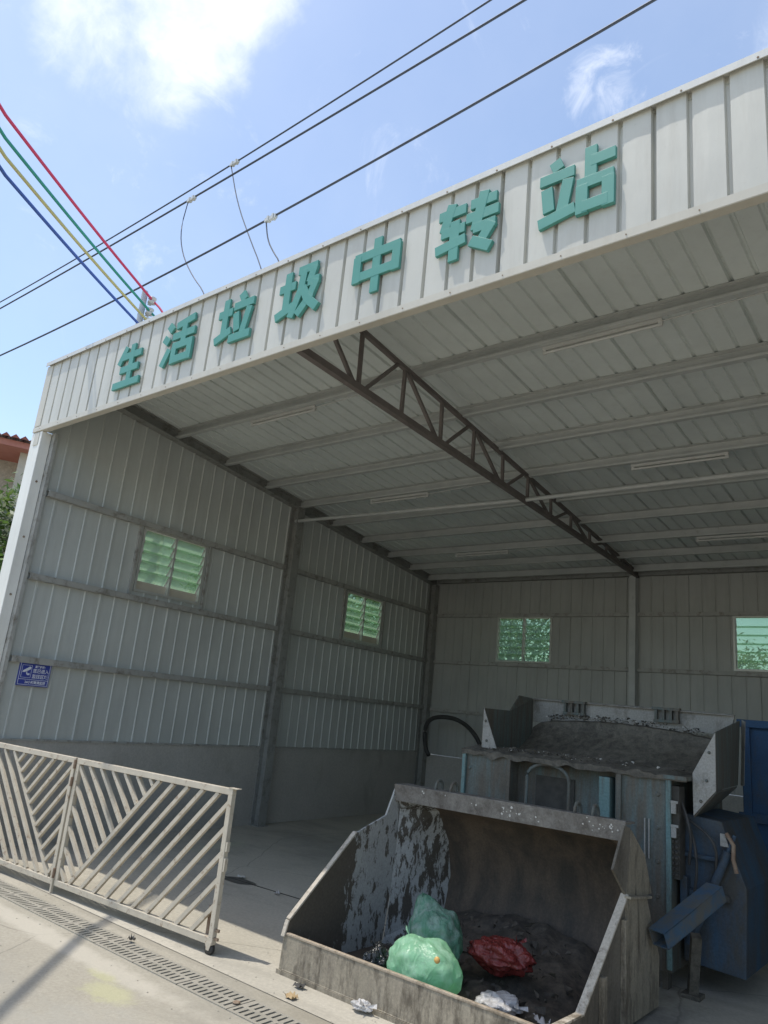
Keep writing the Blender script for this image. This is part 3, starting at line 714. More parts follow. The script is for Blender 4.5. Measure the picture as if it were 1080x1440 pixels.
def text_mesh(txt, size, u, v, bold=.0):
    cu = bpy.data.curves.new('t', 'FONT'); cu.body = txt; cu.size = size; cu.offset = bold; cu.resolution_u = 2
    to = bpy.data.objects.new('t', cu); C.objects.link(to)
    bpy.context.view_layer.update()
    dg = bpy.context.evaluated_depsgraph_get(); me = bpy.data.meshes.new_from_object(to.evaluated_get(dg))
    bpy.data.objects.remove(to)
    vs_ = [SP(u + q.co.x, v + q.co.y, .0032) for q in me.vertices]; fs = [tuple(p.vertices) for p in me.polygons]
    mb = MB(); mb.poly(vs_, fs); return mb
for txt, size, u, v in (('温馨提示：', .026, .165, .186), ('您已进入', .044, .150, .137), ('监控区域', .044, .150, .083), ('24小时高清监控', .032, .085, .026)):
    text_mesh(txt, size, u, v, .0009).build('lettering', 'sign_white', sg)

# ------------------------------------------------------------------ tube lamps under the purlins
def tube_lamp(x0, x1, py, label, sag):
    zt = RZ(py) - .113
    e = thing('tube_lamp', label, 'tube lamp', ((x0 + x1) / 2, py, zt), 'fluorescent tube lamps under the roof')
    a = MB(); a.box((x0, py - .022, zt - .028), (x1, py + .018, zt - .001)); a.build('housing', 'lamp_white', e)
    a = MB(); a.tube([(x0 + .03, py - .002, zt - .048), (x1 - .03, py - .002, zt - .048)], .013, 10); a.build('tube', 'lamp_white', e)
    for x in (x0, x1 - .03):
        a = MB(); a.box((x, py - .014, zt - .062), (x + .03, py + .010, zt - .028)); a.build('socket', 'lamp_white', e)
    if sag:
        a = MB(); a.tube([(x1, py, zt - .02), (x1 + .2, py, zt - .016), (x1 + .55, py, zt + .0), (x1 + .95, py, zt + .012)], .006, 6); a.build('cord', 'lamp_white', e)
tube_lamp(-2.66, -1.68, 5.02, 'white tube lamp hanging nearest the fascia, right of the brown truss', True)
tube_lamp(-6.29, -5.28, 5.02, 'white tube lamp nearest the fascia, left of the brown truss', True)
tube_lamp(-2.82, -1.84, 7.42, 'white tube lamp half way back on the right side of the truss', False)
tube_lamp(-6.47, -5.50, 7.42, 'white tube lamp half way back on the left side of the truss', True)
tube_lamp(-6.60, -5.64, 9.79, 'white tube lamp near the back wall, left of the truss', True)
tube_lamp(-2.85, -1.87, 9.79, 'white tube lamp near the back wall, right of the truss', False)

# ------------------------------------------------------------------ folding gate in front
GY = 3.4586; HX = -5.89; GROT = R(3.44)
def leaf(mirror, wd, c0, label):
    s = -1 if mirror else 1
    e = thing('gate_panel', label, 'gate', (HX, GY, 0), 'hinged panels of the folding gate')
    X = lambda u: HX + s * u
    z0, z1 = .062, 1.012
    mb = MB(); hd = .019
    def rail(u0, u1, za, zb): mb.box((min(X(u0), X(u1)), GY - hd, za), (max(X(u0), X(u1)), GY + hd, zb))
    rail(0.012, wd, z1 - .042, z1); rail(0.012, wd, z0, z0 + .042); rail(.012, .052, z0 + .042, z1 - .042); rail(wd - .04, wd, z0 + .042, z1 - .042)
    mb.build('frame', 'gate', e, bevel=.003)
    mb = MB(); zb, zt = z0 + .040, z1 - .040; ub, ut = .050, wd - .038
    def seg(c, sign, above):
        run = []
        for i in range(401):
            u = ub + (ut - ub) * i / 400; z = sign * u + c
            if zb <= z <= zt and (not above or z > u - c0 + .02): run.append((u, z))
        if len(run) > 8:
            (ua, za), (uc, zc) = run[0], run[-1]
            mb.bar((X(ua), GY + random.uniform(-.001, .001), za), (X(uc), GY, zc), .026 if above else .028, .026, (0, 1, 0))
    k = 0
    while c0 + .158 * k < 2.0: seg(-c0 - .158 * k, 1, False); k += 1
    c = .24
    while c < 2.2: seg(c, -1, True); c += .152
    mb.build('bars', 'gate', e)
    return e
gr = leaf(False, 1.83, .085, 'cream slatted gate panel standing free on a wheel, right of the hinge')
wx = HX + 1.80
mb = MB(); mb.lathe((wx, GY - .016, .036), [(.012, 0), (.034, .002), (.034, .030), (.012, .032)], 16, 'y'); wl = mb.build('caster_wheel', 'rubber', gr)
mb = MB(); mb.plate([(wx - .03, GY - .022, .078), (wx + .03, GY - .022, .078), (wx + .012, GY - .022, .03), (wx - .012, GY - .022, .03)], (0, .003, 0)); mb.build('fork', 'gate', wl)
mb = MB(); mb.plate([(wx - .03, GY + .019, .078), (wx + .03, GY + .019, .078), (wx + .012, GY + .019, .03), (wx - .012, GY + .019, .03)], (0, .003, 0)); mb.build('fork', 'gate', wl)
mb = MB(); mb.box((wx - .08, GY + .022, .07), (wx - .055, GY + .045, .27)); mb.build('bolt_guide', 'rusty', gr)
for z in (.10, .15): mb = MB(); mb.bar((HX + 1.831, GY, z), (HX + 1.865, GY, z), .014, .016); mb.build('catch', 'rusty', gr)
for za, zb in ((.50, .58), (.62, .68)): mb = MB(); mb.box((HX + 1.831, GY - .015, za), (HX + 1.845, GY + .012, zb)); mb.build('latch', 'gate', gr)
mb = MB(); mb.box((HX + 1.79, GY - .022, 1.0125), (HX + 1.875, GY + .022, 1.017)); mb.build('corner_cap', 'gate', gr)
gl = leaf(True, 1.60, .0, 'cream slatted gate panel left of the hinge, cut by the photo edge')
for z in (.83, .965, .15):
    mb = MB(); mb.tube([(HX, GY - .026, z - .035), (HX, GY - .026, z + .035)], .011, 10); mb.build('hinge', 'rusty', gl)
mb = MB(); mb.box((HX - .011, GY - .03, .004), (HX + .008, GY - .012, .14)); mb.build('drop_bolt', 'gate', gl)
for e in (gr, gl): e.rotation_euler.z = GROT

# ------------------------------------------------------------------ steel waste bucket
BX0, BX1, BY = -3.59, -1.80, 3.70
bk = thing('loader_bucket', 'rusty steel loader bucket with chipped grey paint lying open on the floor', 'bucket', ((BX0 + BX1) / 2, BY + .7, 0))
def side(xa, th, prof, mat, name='side_panel', ins=0):
    mb = MB(); mb.plate([(xa, BY + d, h) for d, h in prof], (th, 0, 0)); return mb.build(name, mat, bk, bevel=.002)
LP = [(.0, .003), (1.0, .003), (1.06, .40), (1.085, .78), (1.06, 1.07), (1.03, 1.09), (.93, .88), (.60, .775), (.03, .30), (.02, .22)]
side(BX0, .016, LP, 'b_side')
RP = [(.0, .003), (1.0, .003), (1.06, .40), (1.085, .78), (1.06, 1.07), (.97, 1.09), (.80, .86), (1.0, .70), (.40, .205), (.03, .215), (.02, .21)]
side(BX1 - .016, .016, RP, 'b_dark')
# edge strips on the sloping sides
mb = MB(); mb.bar((BX0 + .008, BY + .03, .303), (BX0 + .008, BY + .60, .781), .034, .014); mb.bar((BX0 + .008, BY - .002, .21), (BX0 + .008, BY + .025, .30), .03, .012)
mb.build('side_edge', 'b_edge', bk, bevel=.002)
mb = MB(); mb.bar((BX1 - .008, BY + .40, .212), (BX1 - .008, BY + 1.0, .708), .046, .014); mb.bar((BX1 - .008, BY + .04, .222), (BX1 - .008, BY + .395, .213), .040, .012); mb.build('side_edge', 'b_edge', bk, bevel=.002)
# back shell: swept along x between the corner gussets
bkp = [(1.0, .02), (1.32, .06), (1.50, .22), (1.56, .45), (1.50, .70), (1.34, .92), (1.10, 1.02)]
mb = MB(); n = len(bkp); th = .014
xs_ = [BX0 + .20, BX1 - .20]
V = [(x, BY + d, h) for x in xs_ for d, h in bkp] + [(x, BY + d + th * 1.0, h + (th if h > .5 else -th * .5)) for x in xs_ for d, h in bkp]
Fc = []
for i in range(n - 1):
    Fc.append((i, i + 1, n + i + 1, n + i)); Fc.append((2 * n + i, 2 * n + i + 1, 3 * n + i + 1, 3 * n + i))
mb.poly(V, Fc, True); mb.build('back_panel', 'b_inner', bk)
# corner gussets between sides and back
sp = [(1.0, .02), (1.02, .06), (1.045, .22), (1.06, .45), (1.08, .70), (1.085, .92), (1.04, 1.05)]
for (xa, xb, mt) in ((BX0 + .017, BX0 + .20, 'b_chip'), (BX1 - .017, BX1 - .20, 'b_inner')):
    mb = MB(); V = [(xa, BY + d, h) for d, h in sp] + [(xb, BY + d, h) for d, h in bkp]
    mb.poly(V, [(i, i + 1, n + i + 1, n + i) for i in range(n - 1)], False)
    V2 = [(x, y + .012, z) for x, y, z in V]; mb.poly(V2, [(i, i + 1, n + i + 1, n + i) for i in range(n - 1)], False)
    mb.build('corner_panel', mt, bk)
mb = MB(); mb.box((BX0 + .017, BY + .03, .006), (BX1 - .017, BY + 1.1, .020)); mb.build('bottom_plate', 'b_inner', bk)
mb = MB(); mb.plate([(BX0 + .001, BY + .0, .004), (BX1 - .001, BY + .0, .004), (BX1 - .001, BY + .012, .218), (BX0 + .001, BY + .012, .218)], (0, .014, 0))
mb.build('front_lip', 'b_lip', bk, bevel=.002)
mb = MB(); mb.box((BX0 + .002, BY + .008, .2185), (BX1 - .018, BY + .034, .232)); mb.build('lip_edge', worn('brown scraped edge', (.36, .29, .21), (.46, .38, .29), (.20, .16, .11), .5, .62, vec=(1, 1, 1), scale=12), bk, bevel=.003)
mb = MB(); mb.box((BX0 - .012, BY - .008, .002), (BX1 + .012, BY - .001, .028)); mb.build('wear_strip', 'b_lip', bk)
for (xa, xb) in ((BX0 + .03, BX1 - .03),):
    wb = MB(); pts = [(xa + (xb - xa) * i / 60, BY - .0005 + .0025 * (i % 2), .031 + random.uniform(-.001, .001)) for i in range(61)]
    wb.tube(pts, .004, 6); wb.build('weld_bead', 'b_lip', bk)
# top bar across the back
mb = MB(); mb.plate([(BX0 + .01, BY + 1.0, 1.10), (BX1 - .01, BY + 1.0, 1.11), (BX1 - .01, BY + 1.02, .99), (BX0 + .01, BY + 1.02, .98)], (0, .02, 0)); 
mb.box((BX0 + .01, BY + 1.021, 1.088), (BX1 - .01, BY + 1.16, 1.10)); mb.build('top_bar', 'b_bar', bk, bevel=.003)
# stiffeners on the outer right side and rear
for d in (.30, .62, .92): mb = MB(); mb.box((BX1 + .001, BY + d, .01), (BX1 + .030, BY + d + .045, .17 + max(0, d - .4) * .8)); mb.build('stiffener', 'b_lip', bk, bevel=.002)
mb = MB(); mb.plate([(BX1 + .001, BY + .98, .70), (BX1 + .001, BY + 1.30, .66), (BX1 + .001, BY + 1.52, .30), (BX1 + .001, BY + 1.50, .03), (BX1 + .001, BY + .99, .03)], (.014, 0, 0)); mb.build('rear_cheek', 'b_lip', bk)
mb = MB(); mb.plate([(BX1 - .01, BY + 1.07, 1.06), (BX1 - .01, BY + 1.30, .90), (BX1 - .01, BY + 1.42, .67), (BX1 - .01, BY + .99, .67)], (.012, 0, 0)); mb.build('upper_cheek', 'b_lip', bk)
mb = MB(); mb.bar((BX1 + .02, BY + .97, .70), (BX1 + .02, BY + 1.32, .665), .04, .014); mb.build('stiffener', 'b_lip', bk, bevel=.002)
def hook(x):
    mb = MB(); pts = []
    for k in range(9):
        a = math.pi * k / 8; pts.append((x, BY + 1.10 + .045 * math.cos(a), 1.11 + .055 * math.sin(a)))
    mb.tube([(x, BY + 1.145, 1.09)] + pts + [(x, BY + 1.055, 1.09)], .011, 8); mb.build('hook', 'm_teal', bk)
for x in (-3.24, -3.11, -2.16, -2.04): hook(x)
# white paint splashes on the top bar
random.seed(5)
mb = MB()
for (cx_, cz_, n_, sp_) in ((-2.62, 1.045, 14, .035), (-2.02, 1.05, 10, .05), (-1.90, 1.06, 8, .03), (-2.9, 1.05, 3, .1), (-3.3, 1.06, 3, .05), (-2.4, 1.04, 4, .12)):
    for k in range(n_):
        x = cx_ + random.gauss(0, sp_); z = cz_ + random.gauss(0, .018); r_ = random.uniform(.003, .010)
        z = max(1.0, min(1.095, z)); yy = BY + 1.0 + (1.105 - z) * .167 - .0015
        P = [(x + r_ * random.uniform(.5, 1.2) * math.cos(a), yy, z + r_ * random.uniform(.5, 1.2) * math.sin(a)) for a in [i * math.pi / 3 for i in range(6)]]
        mb.poly(P, [tuple(range(6))])
mb.build('paint_splash', 'paper', bk)

# ------------------------------------------------------------------ bags in the bucket
def bag(name, center, rad, mat, label, knot=(0, 0, 1), seed=1, amp=.18, cat='rubbish bag', pinch=.0):
    c = Vector(center); e = thing(name, label, cat, (c.x, c.y, max(.021, c.z - rad[2])))
    mb = MB(); nu, nv = 72, 44; V = []; kd = Vector(knot).normalized(); off = Vector((seed * 7.3, seed * 3.1, seed * 5.7))
    for j in range(nv + 1):
        ph = math.pi * j / nv
        for i in range(nu):
            th = 2 * math.pi * i / nu
            d = Vector((math.sin(ph) * math.cos(th), math.sin(ph) * math.sin(th), math.cos(ph)))
            n0 = noise.noise(d * 1.6 + off); n1_ = noise.noise(d * 3.6 + off * 2)
            n2_ = 1 - abs(noise.noise(d * 6.5 + off * 3)) * 2; n3_ = 1 - abs(noise.noise(d * 13 + off)) * 2
            s = 1 + amp * (n0 * .9 + n1_ * .4 + n2_ * .10 + n3_ * .05)
            kk = max(0, d.dot(kd)); s += pinch * kk ** 14
            tang = math.atan2(d.cross(kd).dot(Vector((1, .2, .1))), d.cross(kd).dot(Vector((.1, 1, .2))) + 1e-6); s += .022 * math.sin(tang * 11 + n0 * 6) * kk ** 2
            p = Vector((d.x * rad[0], d.y * rad[1], d.z * rad[2])) * s
            q = c + p
            q.z = max(q.z, .022 + .004 * n3_)
            V.append(q)
    F = [(j * nu + i, j * nu + (i + 1) % nu, (j + 1) * nu + (i + 1) % nu, (j + 1) * nu + i) for j in range(nv) for i in range(nu)]
    mb.poly(V, F, True); mb.build('film', mat, e)
    kb = MB(); base = c + Vector((kd.x * rad[0], kd.y * rad[1], kd.z * rad[2])) * (1 + pinch * .8)
    side_ = kd.cross(Vector((0, .3, 1))).normalized()
    for sgn in (-1, 1):
        tip = base + kd * .045 + side_ * sgn * .05; m_ = base + side_ * sgn * .012
        kb.poly([base - kd * .02, m_ + kd * .01, tip, tip + Vector((.01, -.012, -.02)), m_ - kd * .015], [(0, 1, 2), (0, 2, 3), (0, 3, 4)])
    kb.build('knot', mat, e)
    return e
gbag = bag('rubbish_bag', (-2.68, 3.94, .22), (.225, .155, .165), 'bag_green', 'bright light green tied plastic bag in sunlight at the bucket lip', (-.5, -.1, 1), 3, .17, pinch=.12)
bag('rubbish_bag', (-2.80, 4.22, .30), (.175, .15, .18), 'bag_teal', 'murky darker green plastic bag slumped behind the bright green one', (-.5, 0, 1), 8, .22, pinch=.35)
bag('rubbish_bag', (-2.46, 4.42, .27), (.19, .13, .085), 'bag_red', 'crumpled dark red plastic bag in the shade of the bucket', (.5, .2, 1), 5, .45, pinch=.2)
bag('rubbish_bag', (-3.00, 3.94, .15), (.085, .10, .11), 'bag_black', 'small glossy black plastic bag left of the bright green bag', (0, -.3, 1), 6, .38)
bag('rubbish_bag', (-2.30, 4.15, .11), (.11, .10, .045), 'bag_white', 'small pale plastic bag lying right of the red bag', (1, 0, .4), 9, .5)
mb = MB(); mb.lathe((-2.50, 3.80, .335), [(.001, -.012), (.013, -.011), (.017, -.004), (.017, .004), (.013, .010), (.001, .011)], 16, 'y')
mb.build('orange_cap', simple('orange plastic', (.60, .36, .10), (.66, .42, .14), 5, .4, bmp=0), gbag)

# loose refuse in the bucket
mb = MB(); nx, ny = 60, 44; V = []
for j in range(ny + 1):
    for i in range(nx + 1):
        u, v = i / nx, j / ny; x = BX0 + .20 + (BX1 - BX0 - .40) * u; y = 3.86 + 1.28 * v
        e_ = math.sin(math.pi * u) ** .35 if 0 < u < 1 else 0
        h = .022 + (.10 * v + .26 * max(0, v - .25)) * e_ + (.05 * noise.noise(Vector((x * 5, y * 5, 2))) + .03 * abs(noise.noise(Vector((x * 13, y * 13, 7))))) * e_ * min(1, v * 4)
        V.append((x, y, max(.0215, h)))
mb.poly(V, [(j * (nx + 1) + i, j * (nx + 1) + i + 1, (j + 1) * (nx + 1) + i + 1, (j + 1) * (nx + 1) + i) for j in range(ny) for i in range(nx)], True)
for q in range(260):
    x = random.uniform(BX0 + .3, BX1 - .3); y = random.uniform(3.95, 5.0); v = (y - 3.86) / 1.28; u = (x - BX0 - .2) / (BX1 - BX0 - .4)
    h = .05 + (.10 * v + .26 * max(0, v - .25)) * math.sin(math.pi * u) ** .35 + .02; s_ = random.uniform(.008, .035)
    mb.poly([(x + random.uniform(-s_, s_), y + random.uniform(-s_, s_), h + random.uniform(-s_, s_) * .8) for _ in range(5)], [(0, 1, 2), (0, 2, 3), (0, 3, 1), (1, 2, 4), (2, 3, 4), (3, 1, 4)])
rhp = mb.build('refuse_heap', worn('sodden refuse', (.085, .068, .050), (.13, .108, .08), (.04, .034, .027), .4, .6, vec=(1, 1, 1), scale=14)); rhp['kind'] = 'stuff'; rhp['label'] = 'dark sodden refuse covering the bottom of the bucket'; rhp['category'] = 'refuse'
random.seed(11)
def scrap(x, y, z, s, mat, name, label, cat, curl=.5):
    mb = MB(); n = 7; V = []
    for j in range(n):
        for i in range(n):
            u, v = i / (n - 1) - .5, j / (n - 1) - .5
            q = noise.noise(Vector((u * 3 + x * 9, v * 3 + y * 9, s * 40))); q2 = noise.noise(Vector((u * 6 + x * 19, v * 6 + y, 3)))
            V.append((x + u * s * (1 + .4 * q2), y + v * s * .7 * (1 + .4 * q), z + abs(q) * s * curl + abs(q2) * s * .25))
    mb.poly(V, [(j * n + i, j * n + i + 1, (j + 1) * n + i + 1, (j + 1) * n + i) for j in range(n - 1) for i in range(n - 1)], True)
    V2 = [(a, b, c + .0012) for a, b, c in V]; mb.poly(V2, [(j * n + i, j * n + i + 1, (j + 1) * n + i + 1, (j + 1) * n + i) for j in range(n - 1) for i in range(n - 1)], True)
    return tag(mb.build(name, mat, origin=(x, y, z)), label, cat)
scrap(-3.16, 3.86, .03, .20, 'paper', 'cardboard_scrap', 'tan cardboard scrap lying at the left end inside the bucket', 'cardboard scrap')
scrap(-2.1, 4.25, .035, .10, 'bag_white', 'paper_scrap', 'crumpled white scrap inside the bucket near its right side', 'paper scrap', .9)
bag('rubbish_bag', (-2.885, 3.665, .028), (.055, .04, .032), 'bag_white', 'tiny crumpled white plastic bag on the ground below the bucket lip', (.6, -.3, .6), 12, .45)
scrap(-3.25, 3.48, .006, .07, simple('dry leaf', (.36, .26, .14), (.44, .33, .19), 8, .8), 'dry_leaf', 'curled brown leaf on the sunny ground before the bucket corner', 'leaf', .6)
scrap(-3.33, 3.63, .006, .07, 'rubber', 'plastic_scrap', 'small black scrap on the ground beside the bucket corner', 'scrap', .7)
scrap(-4.99, 5.02, .008, .05, 'bag_white', 'paper_scrap', 'little white scrap on the shaded floor by the floor joint', 'paper scrap', .9)
scrap(-5.6, 5.15, .008, .07, 'paper', 'paper_scrap', 'thin pale scrap on the shaded floor behind the gate post', 'paper scrap', .5)
scrap(-4.55, 3.29, .012, .05, 'rubber', 'plastic_scrap', 'small dark twig-like scrap on the drain covers', 'scrap', 1.2)
mb = MB(); mb.lathe((-3.37, 3.18, .008), [(.016, 0), (.022, .003), (.022, .006), (.016, .009)], 14); tag(mb.build('bottle_ring', 'rusty'), 'small ring-shaped piece lying on the drain covers near the leaf', 'ring')
mb = MB(); n = 40; V = [(-5.53 + (.17 + .02 * math.sin(3 * a)) * math.cos(a) * 1.0 + .03 * math.sin(a), 5.05 + .10 * math.sin(a) * (1 + .15 * math.cos(2 * a)), .0075) for a in [i * 2 * math.pi / n for i in range(n)]]
mb.poly(V, [tuple(range(n))]); ob = struct(mb.build('puddle', simple('wet concrete', (.07, .066, .058), (.09, .085, .075), 6, .35, bmp=.02)))

# pebbles and grit
random.seed(21)
mb = MB()
for k in range(150):
    x = random.uniform(-6.5, -2.2); y = random.choice((random.uniform(2.2, 3.05), random.uniform(3.35, 3.68), random.uniform(3.7, 5.0)))
    if y > 3.66 and x > -3.7: continue
    r_ = random.uniform(.002, .0065); z = .005 if y > 3.4 else .001
    mb.poly([(x + r_ * a, y + r_ * b, z + r_ * c_) for a, b, c_ in ((1, 0, 0), (0, 1, 0), (-1, .2, 0), (0, -1, 0), (.1, 0, .8))], [(0, 1, 4), (1, 2, 4), (2, 3, 4), (3, 0, 4)])
ob = mb.build('grit', 'cover'); ob['kind'] = 'stuff'; ob['label'] = 'scattered grit and crumbs on the concrete'; ob['category'] = 'grit'

# ------------------------------------------------------------------ compactor machine behind the bucket
mc = thing('compactor', 'dirty teal and blue refuse compactor with grey flared hopper behind the bucket', 'compactor', (-2.7, 6.2, 0))
x0, x1, y0, y1 = -3.56, -1.84, 5.60, 6.90
mb = MB()
mb.box((x0, y0 + .02, .12), (-3.12, y0 + .05, 1.36)); mb.box((-2.24, y0 + .02, .12), (x1, y0 + .05, 1.36))       # front cheeks
mb.box((-3.12, y0 + .16, .12), (-2.24, y0 + .19, 1.36))                                                            # recessed front
mb.box((x0, y0 + .05, .12), (x0 + .03, y1, 1.36)); mb.box((x1 - .03, y0 + .05, .12), (x1, y1, 1.36)); mb.box((x0 + .03, y1 - .03, .12), (x1 - .03, y1, 1.36))
mb.box((-3.15, y0 + .05, .12), (-3.12, y0 + .16, 1.36)); mb.box((-2.24, y0 + .05, .12), (-2.21, y0 + .16, 1.36))
mb.build('body', 'm_teal', mc)
mb = MB()
for x in (x0 - .006, -3.14, -2.225, x1 - .028): mb = MB(); mb.box((x, y0 - .005, .14), (x + .035, y0 + .02, 1.352)); mb.build('rib', 'm_teal' if x > -3.2 and x < -2 else 'm_tealb', mc, bevel=.004)
mb = MB(); mb.box((-2.36, y0 + .0, .6), (-2.275, y0 + .158, 1.30)); mb.build('rib', 'm_tealb', mc, bevel=.004)
# arch frame; a dark plate stands in for the shade of its opening
mb = MB(); arch = [(-2.965, 1.0), (-2.965, 1.225)] + [(-2.785 + .18 * math.cos(a) * (1 if abs(math.cos(a)) > .2 else 1), 1.225 + .11 * math.sin(a)) for a in [math.pi * (1 - k / 10) for k in range(1, 10)]] + [(-2.605, 1.225), (-2.605, 1.0)]
mb.tube([(x, y0 + .02, z) for x, z in [(-2.965, .7)] + arch + [(-2.605, .7)]], .014, 8); mb.build('arch_frame', 'm_teal', mc)
mb = MB(); mb.box((-2.95, y0 + .148, .6), (-2.62, y0 + .158, 1.24)); mb.build('opening_shade', 'dark', mc)
# caked ledge on top
random.seed(3)
mb = MB(); nx, ny = 60, 16; V = []
for j in range(ny + 1):
    for i in range(nx + 1):
        u, v = i / nx, j / ny; x = x0 - .01 + (x1 - x0 + .13) * u; y = y0 - .012 + .62 * v
        h = 1.372 + .055 * math.sin(v * math.pi) * (1 - abs(u - .35)) + .022 * noise.noise(Vector((x * 7, y * 7, 0))) + .014 * noise.noise(Vector((x * 22, y * 22, 4)))
        if u > .93: h = 1.372
        V.append((x, y, h))
Fs = [(j * (nx + 1) + i, j * (nx + 1) + i + 1, (j + 1) * (nx + 1) + i + 1, (j + 1) * (nx + 1) + i) for j in range(ny) for i in range(nx)]
mb.poly(V, Fs, True)
for i in range(nx):
    a = V[i]; b = V[i + 1]; mb.poly([a, b, (b[0], b[1] + .004, 1.335 - .03 * noise.noise(Vector((b[0] * 9, 3, 0)))), (a[0], a[1] + .004, 1.335 - .03 * noise.noise(Vector((a[0] * 9, 3, 0))))], [(0, 1, 2, 3)])
mb.build('loading_ledge', 'dirt', mc)
mb = MB(); mb.box((x1 - .04, y0 - .02, 1.345), (x1 + .12, y0 + .55, 1.371)); mb.build('ledge_bracket', 'm_teal', mc)
# hopper: outer left wing, back strip, right wing
def pl(pts, off, mat, name): 
    m_ = MB(); m_.plate(pts, off); return m_.build(name, mat, mc, bevel=.002)
def bolts(pts, r_, axis, name='bolt', mat='m_teal'):
    for p in pts:
        m_ = MB(); m_.lathe(p, [(r_ * 1.5, 0), (r_ * 1.5, -.002), (r_, -.003), (r_, -.011)], 6, axis); m_.build(name, mat, mc)
pl([(-3.443, 5.70, 1.725), (-3.446, 5.70, 1.40), (-3.30, 5.70, 1.40)], (0, .012, 0), 'm_grey', 'hopper_wing')
pl([(-3.446, 5.713, 1.40), (-3.446, 5.713, 1.725), (-3.52, 6.30, 1.735), (-3.585, 6.58, 1.89), (-3.60, 6.90, 1.885), (-3.60, 6.90, 1.40)], (-.012, 0, 0), 'm_teal', 'hopper_side')
pl([(-3.60, 6.90, 1.66), (-1.765, 6.90, 1.70), (-1.725, 6.90, 1.865), (-3.60, 6.90, 1.885)], (0, .03, .004), 'm_grey', 'hopper_rim')
pl([(-3.597, 6.86, 1.874), (-1.73, 6.86, 1.855), (-1.725, 6.90, 1.865), (-3.597, 6.90, 1.885)], (0, 0, .006), 'm_grey', 'rim_lip')
# curved dark back of the hopper bowl
mb = MB(); V = []; nx, nz = 30, 8
for j in range(nz + 1):
    for i in range(nx + 1):
        u = i / nx; v = j / nz; x = -3.57 + 1.84 * u
        arc = (1 - (2 * u - 1) ** 4) * .0
        zt_ = 1.62 + .10 * math.sin(math.pi * u) ** .5 - .03 * u if 0 < u < 1 else 1.61
        z = 1.36 + (zt_ - 1.36) * v; y = 6.45 + .40 * math.sin(v * math.pi / 2)
        z += (.012 * noise.noise(Vector((x * 14, y * 14, 1)))) if j == nz else 0
        V.append((x, y, z))
mb.poly(V, [(j * (nx + 1) + i, j * (nx + 1) + i + 1, (j + 1) * (nx + 1) + i + 1, (j + 1) * (nx + 1) + i) for j in range(nz) for i in range(nx)], True)
topz = [V[nz * (nx + 1) + i] for i in range(nx + 1)]
for i in range(nx):
    a, b = topz[i], topz[i + 1]; mb.poly([a, b, (b[0], 6.895, b[2] + .012), (a[0], 6.895, a[2] + .012)], [(0, 1, 2, 3)], True)
mb.build('hopper_bowl', 'dirt', mc)
pl([(-1.557, 5.70, 1.69), (-1.560, 5.70, 1.30), (-1.712, 5.70, 1.118), (-1.715, 5.70, 1.40)], (0, .012, 0), 'm_grey', 'hopper_wing')
pl([(-1.557, 5.713, 1.69), (-1.560, 5.713, 1.30), (-1.715, 6.90, 1.305), (-1.685, 6.90, 1.82)], (-.012, 0, 0), 'm_teal', 'hopper_side')
pl([(-1.562, 5.713, 1.298), (-1.712, 5.713, 1.116), (-1.80, 6.45, 1.13), (-1.718, 6.88, 1.30)], (0, 0, -.012), 'm_teal', 'hopper_floor')
pl([(-1.655, 6.84, 1.31), (-1.695, 6.90, 1.305), (-1.672, 6.90, 1.83), (-1.630, 6.84, 1.815)], (0, .012, 0), 'm_grey', 'side_flange')
for cx_ in (-3.15, -2.28):
    mb = MB(); mb.box((cx_ - .11, 6.85, 1.755), (cx_ + .11, 6.885, 1.78)); mb.box((cx_ - .12, 6.84, 1.862), (cx_ + .12, 6.89, 1.885))
    for dx in (-.10, -.035, .03, .085): mb.box((cx_ + dx, 6.845, 1.78), (cx_ + dx + .022, 6.885, 1.862))
    mb.build('hook_bracket', 'm_teal', mc)
# right side: rack, white tags, blue housing, arm
mb = MB(); mb.box((x1 + .002, 5.63, .70), (x1 + .055, 5.75, 1.30))
for k in range(9):
    for j in range(2): mb.lathe((x1 + .014 + .026 * j, 5.62, .73 + .035 * k), [(.010, .01), (.010, -.01)], 8, 'y')
mb.build('hose_rack', 'dark', mc)
for z in (1.12, .965):
    mb = MB(); mb.box((x1 + .012, 5.585, z), (x1 + .045, 5.60, z + .085)); mb.box((x1 + .012, 5.578, z + .068), (x1 + .062, 5.584, z + .085)); mb.build('white_clip', 'm_grey', mc)
mb = MB(); mb.plate([(x1 + .03, 5.78, .18), (-1.42, 5.78, .16), (-1.40, 5.78, .70), (-1.55, 5.78, 1.10), (x1 + .03, 5.78, 1.12)], (0, .9, 0))
mb.box((x1 + .03, 5.74, .60), (-1.50, 5.779, .64)); mb.box((x1 + .03, 5.74, .84), (-1.58, 5.779, .87)); mb.box((x1 + .03, 5.70, .40), (x1 + .08, 5.779, .72))
mb.build('side_housing', 'm_blue', mc, bevel=.008)
mb = MB(); mb.plate([(-1.545, 5.72, 1.03), (-1.515, 5.72, 1.03), (-1.49, 5.72, .95), (-1.545, 5.72, .95)], (0, .01, 0)); mb.build('notice_plate', 'm_grey', mc)
mb = MB(); mb.tube([(-1.50, 5.70, 1.04), (-1.455, 5.70, .97), (-1.46, 5.70, .88), (-1.44, 5.70, .80)], .014, 8); mb.build('hose', 'rusty', mc)
mb = MB()
A, B_ = Vector((-1.705, 4.97, .455)), Vector((-1.515, 5.50, .695))
d = (B_ - A).normalized(); sdv = d.cross(Vector((0, 0, 1))).normalized(); up = sdv.cross(d)
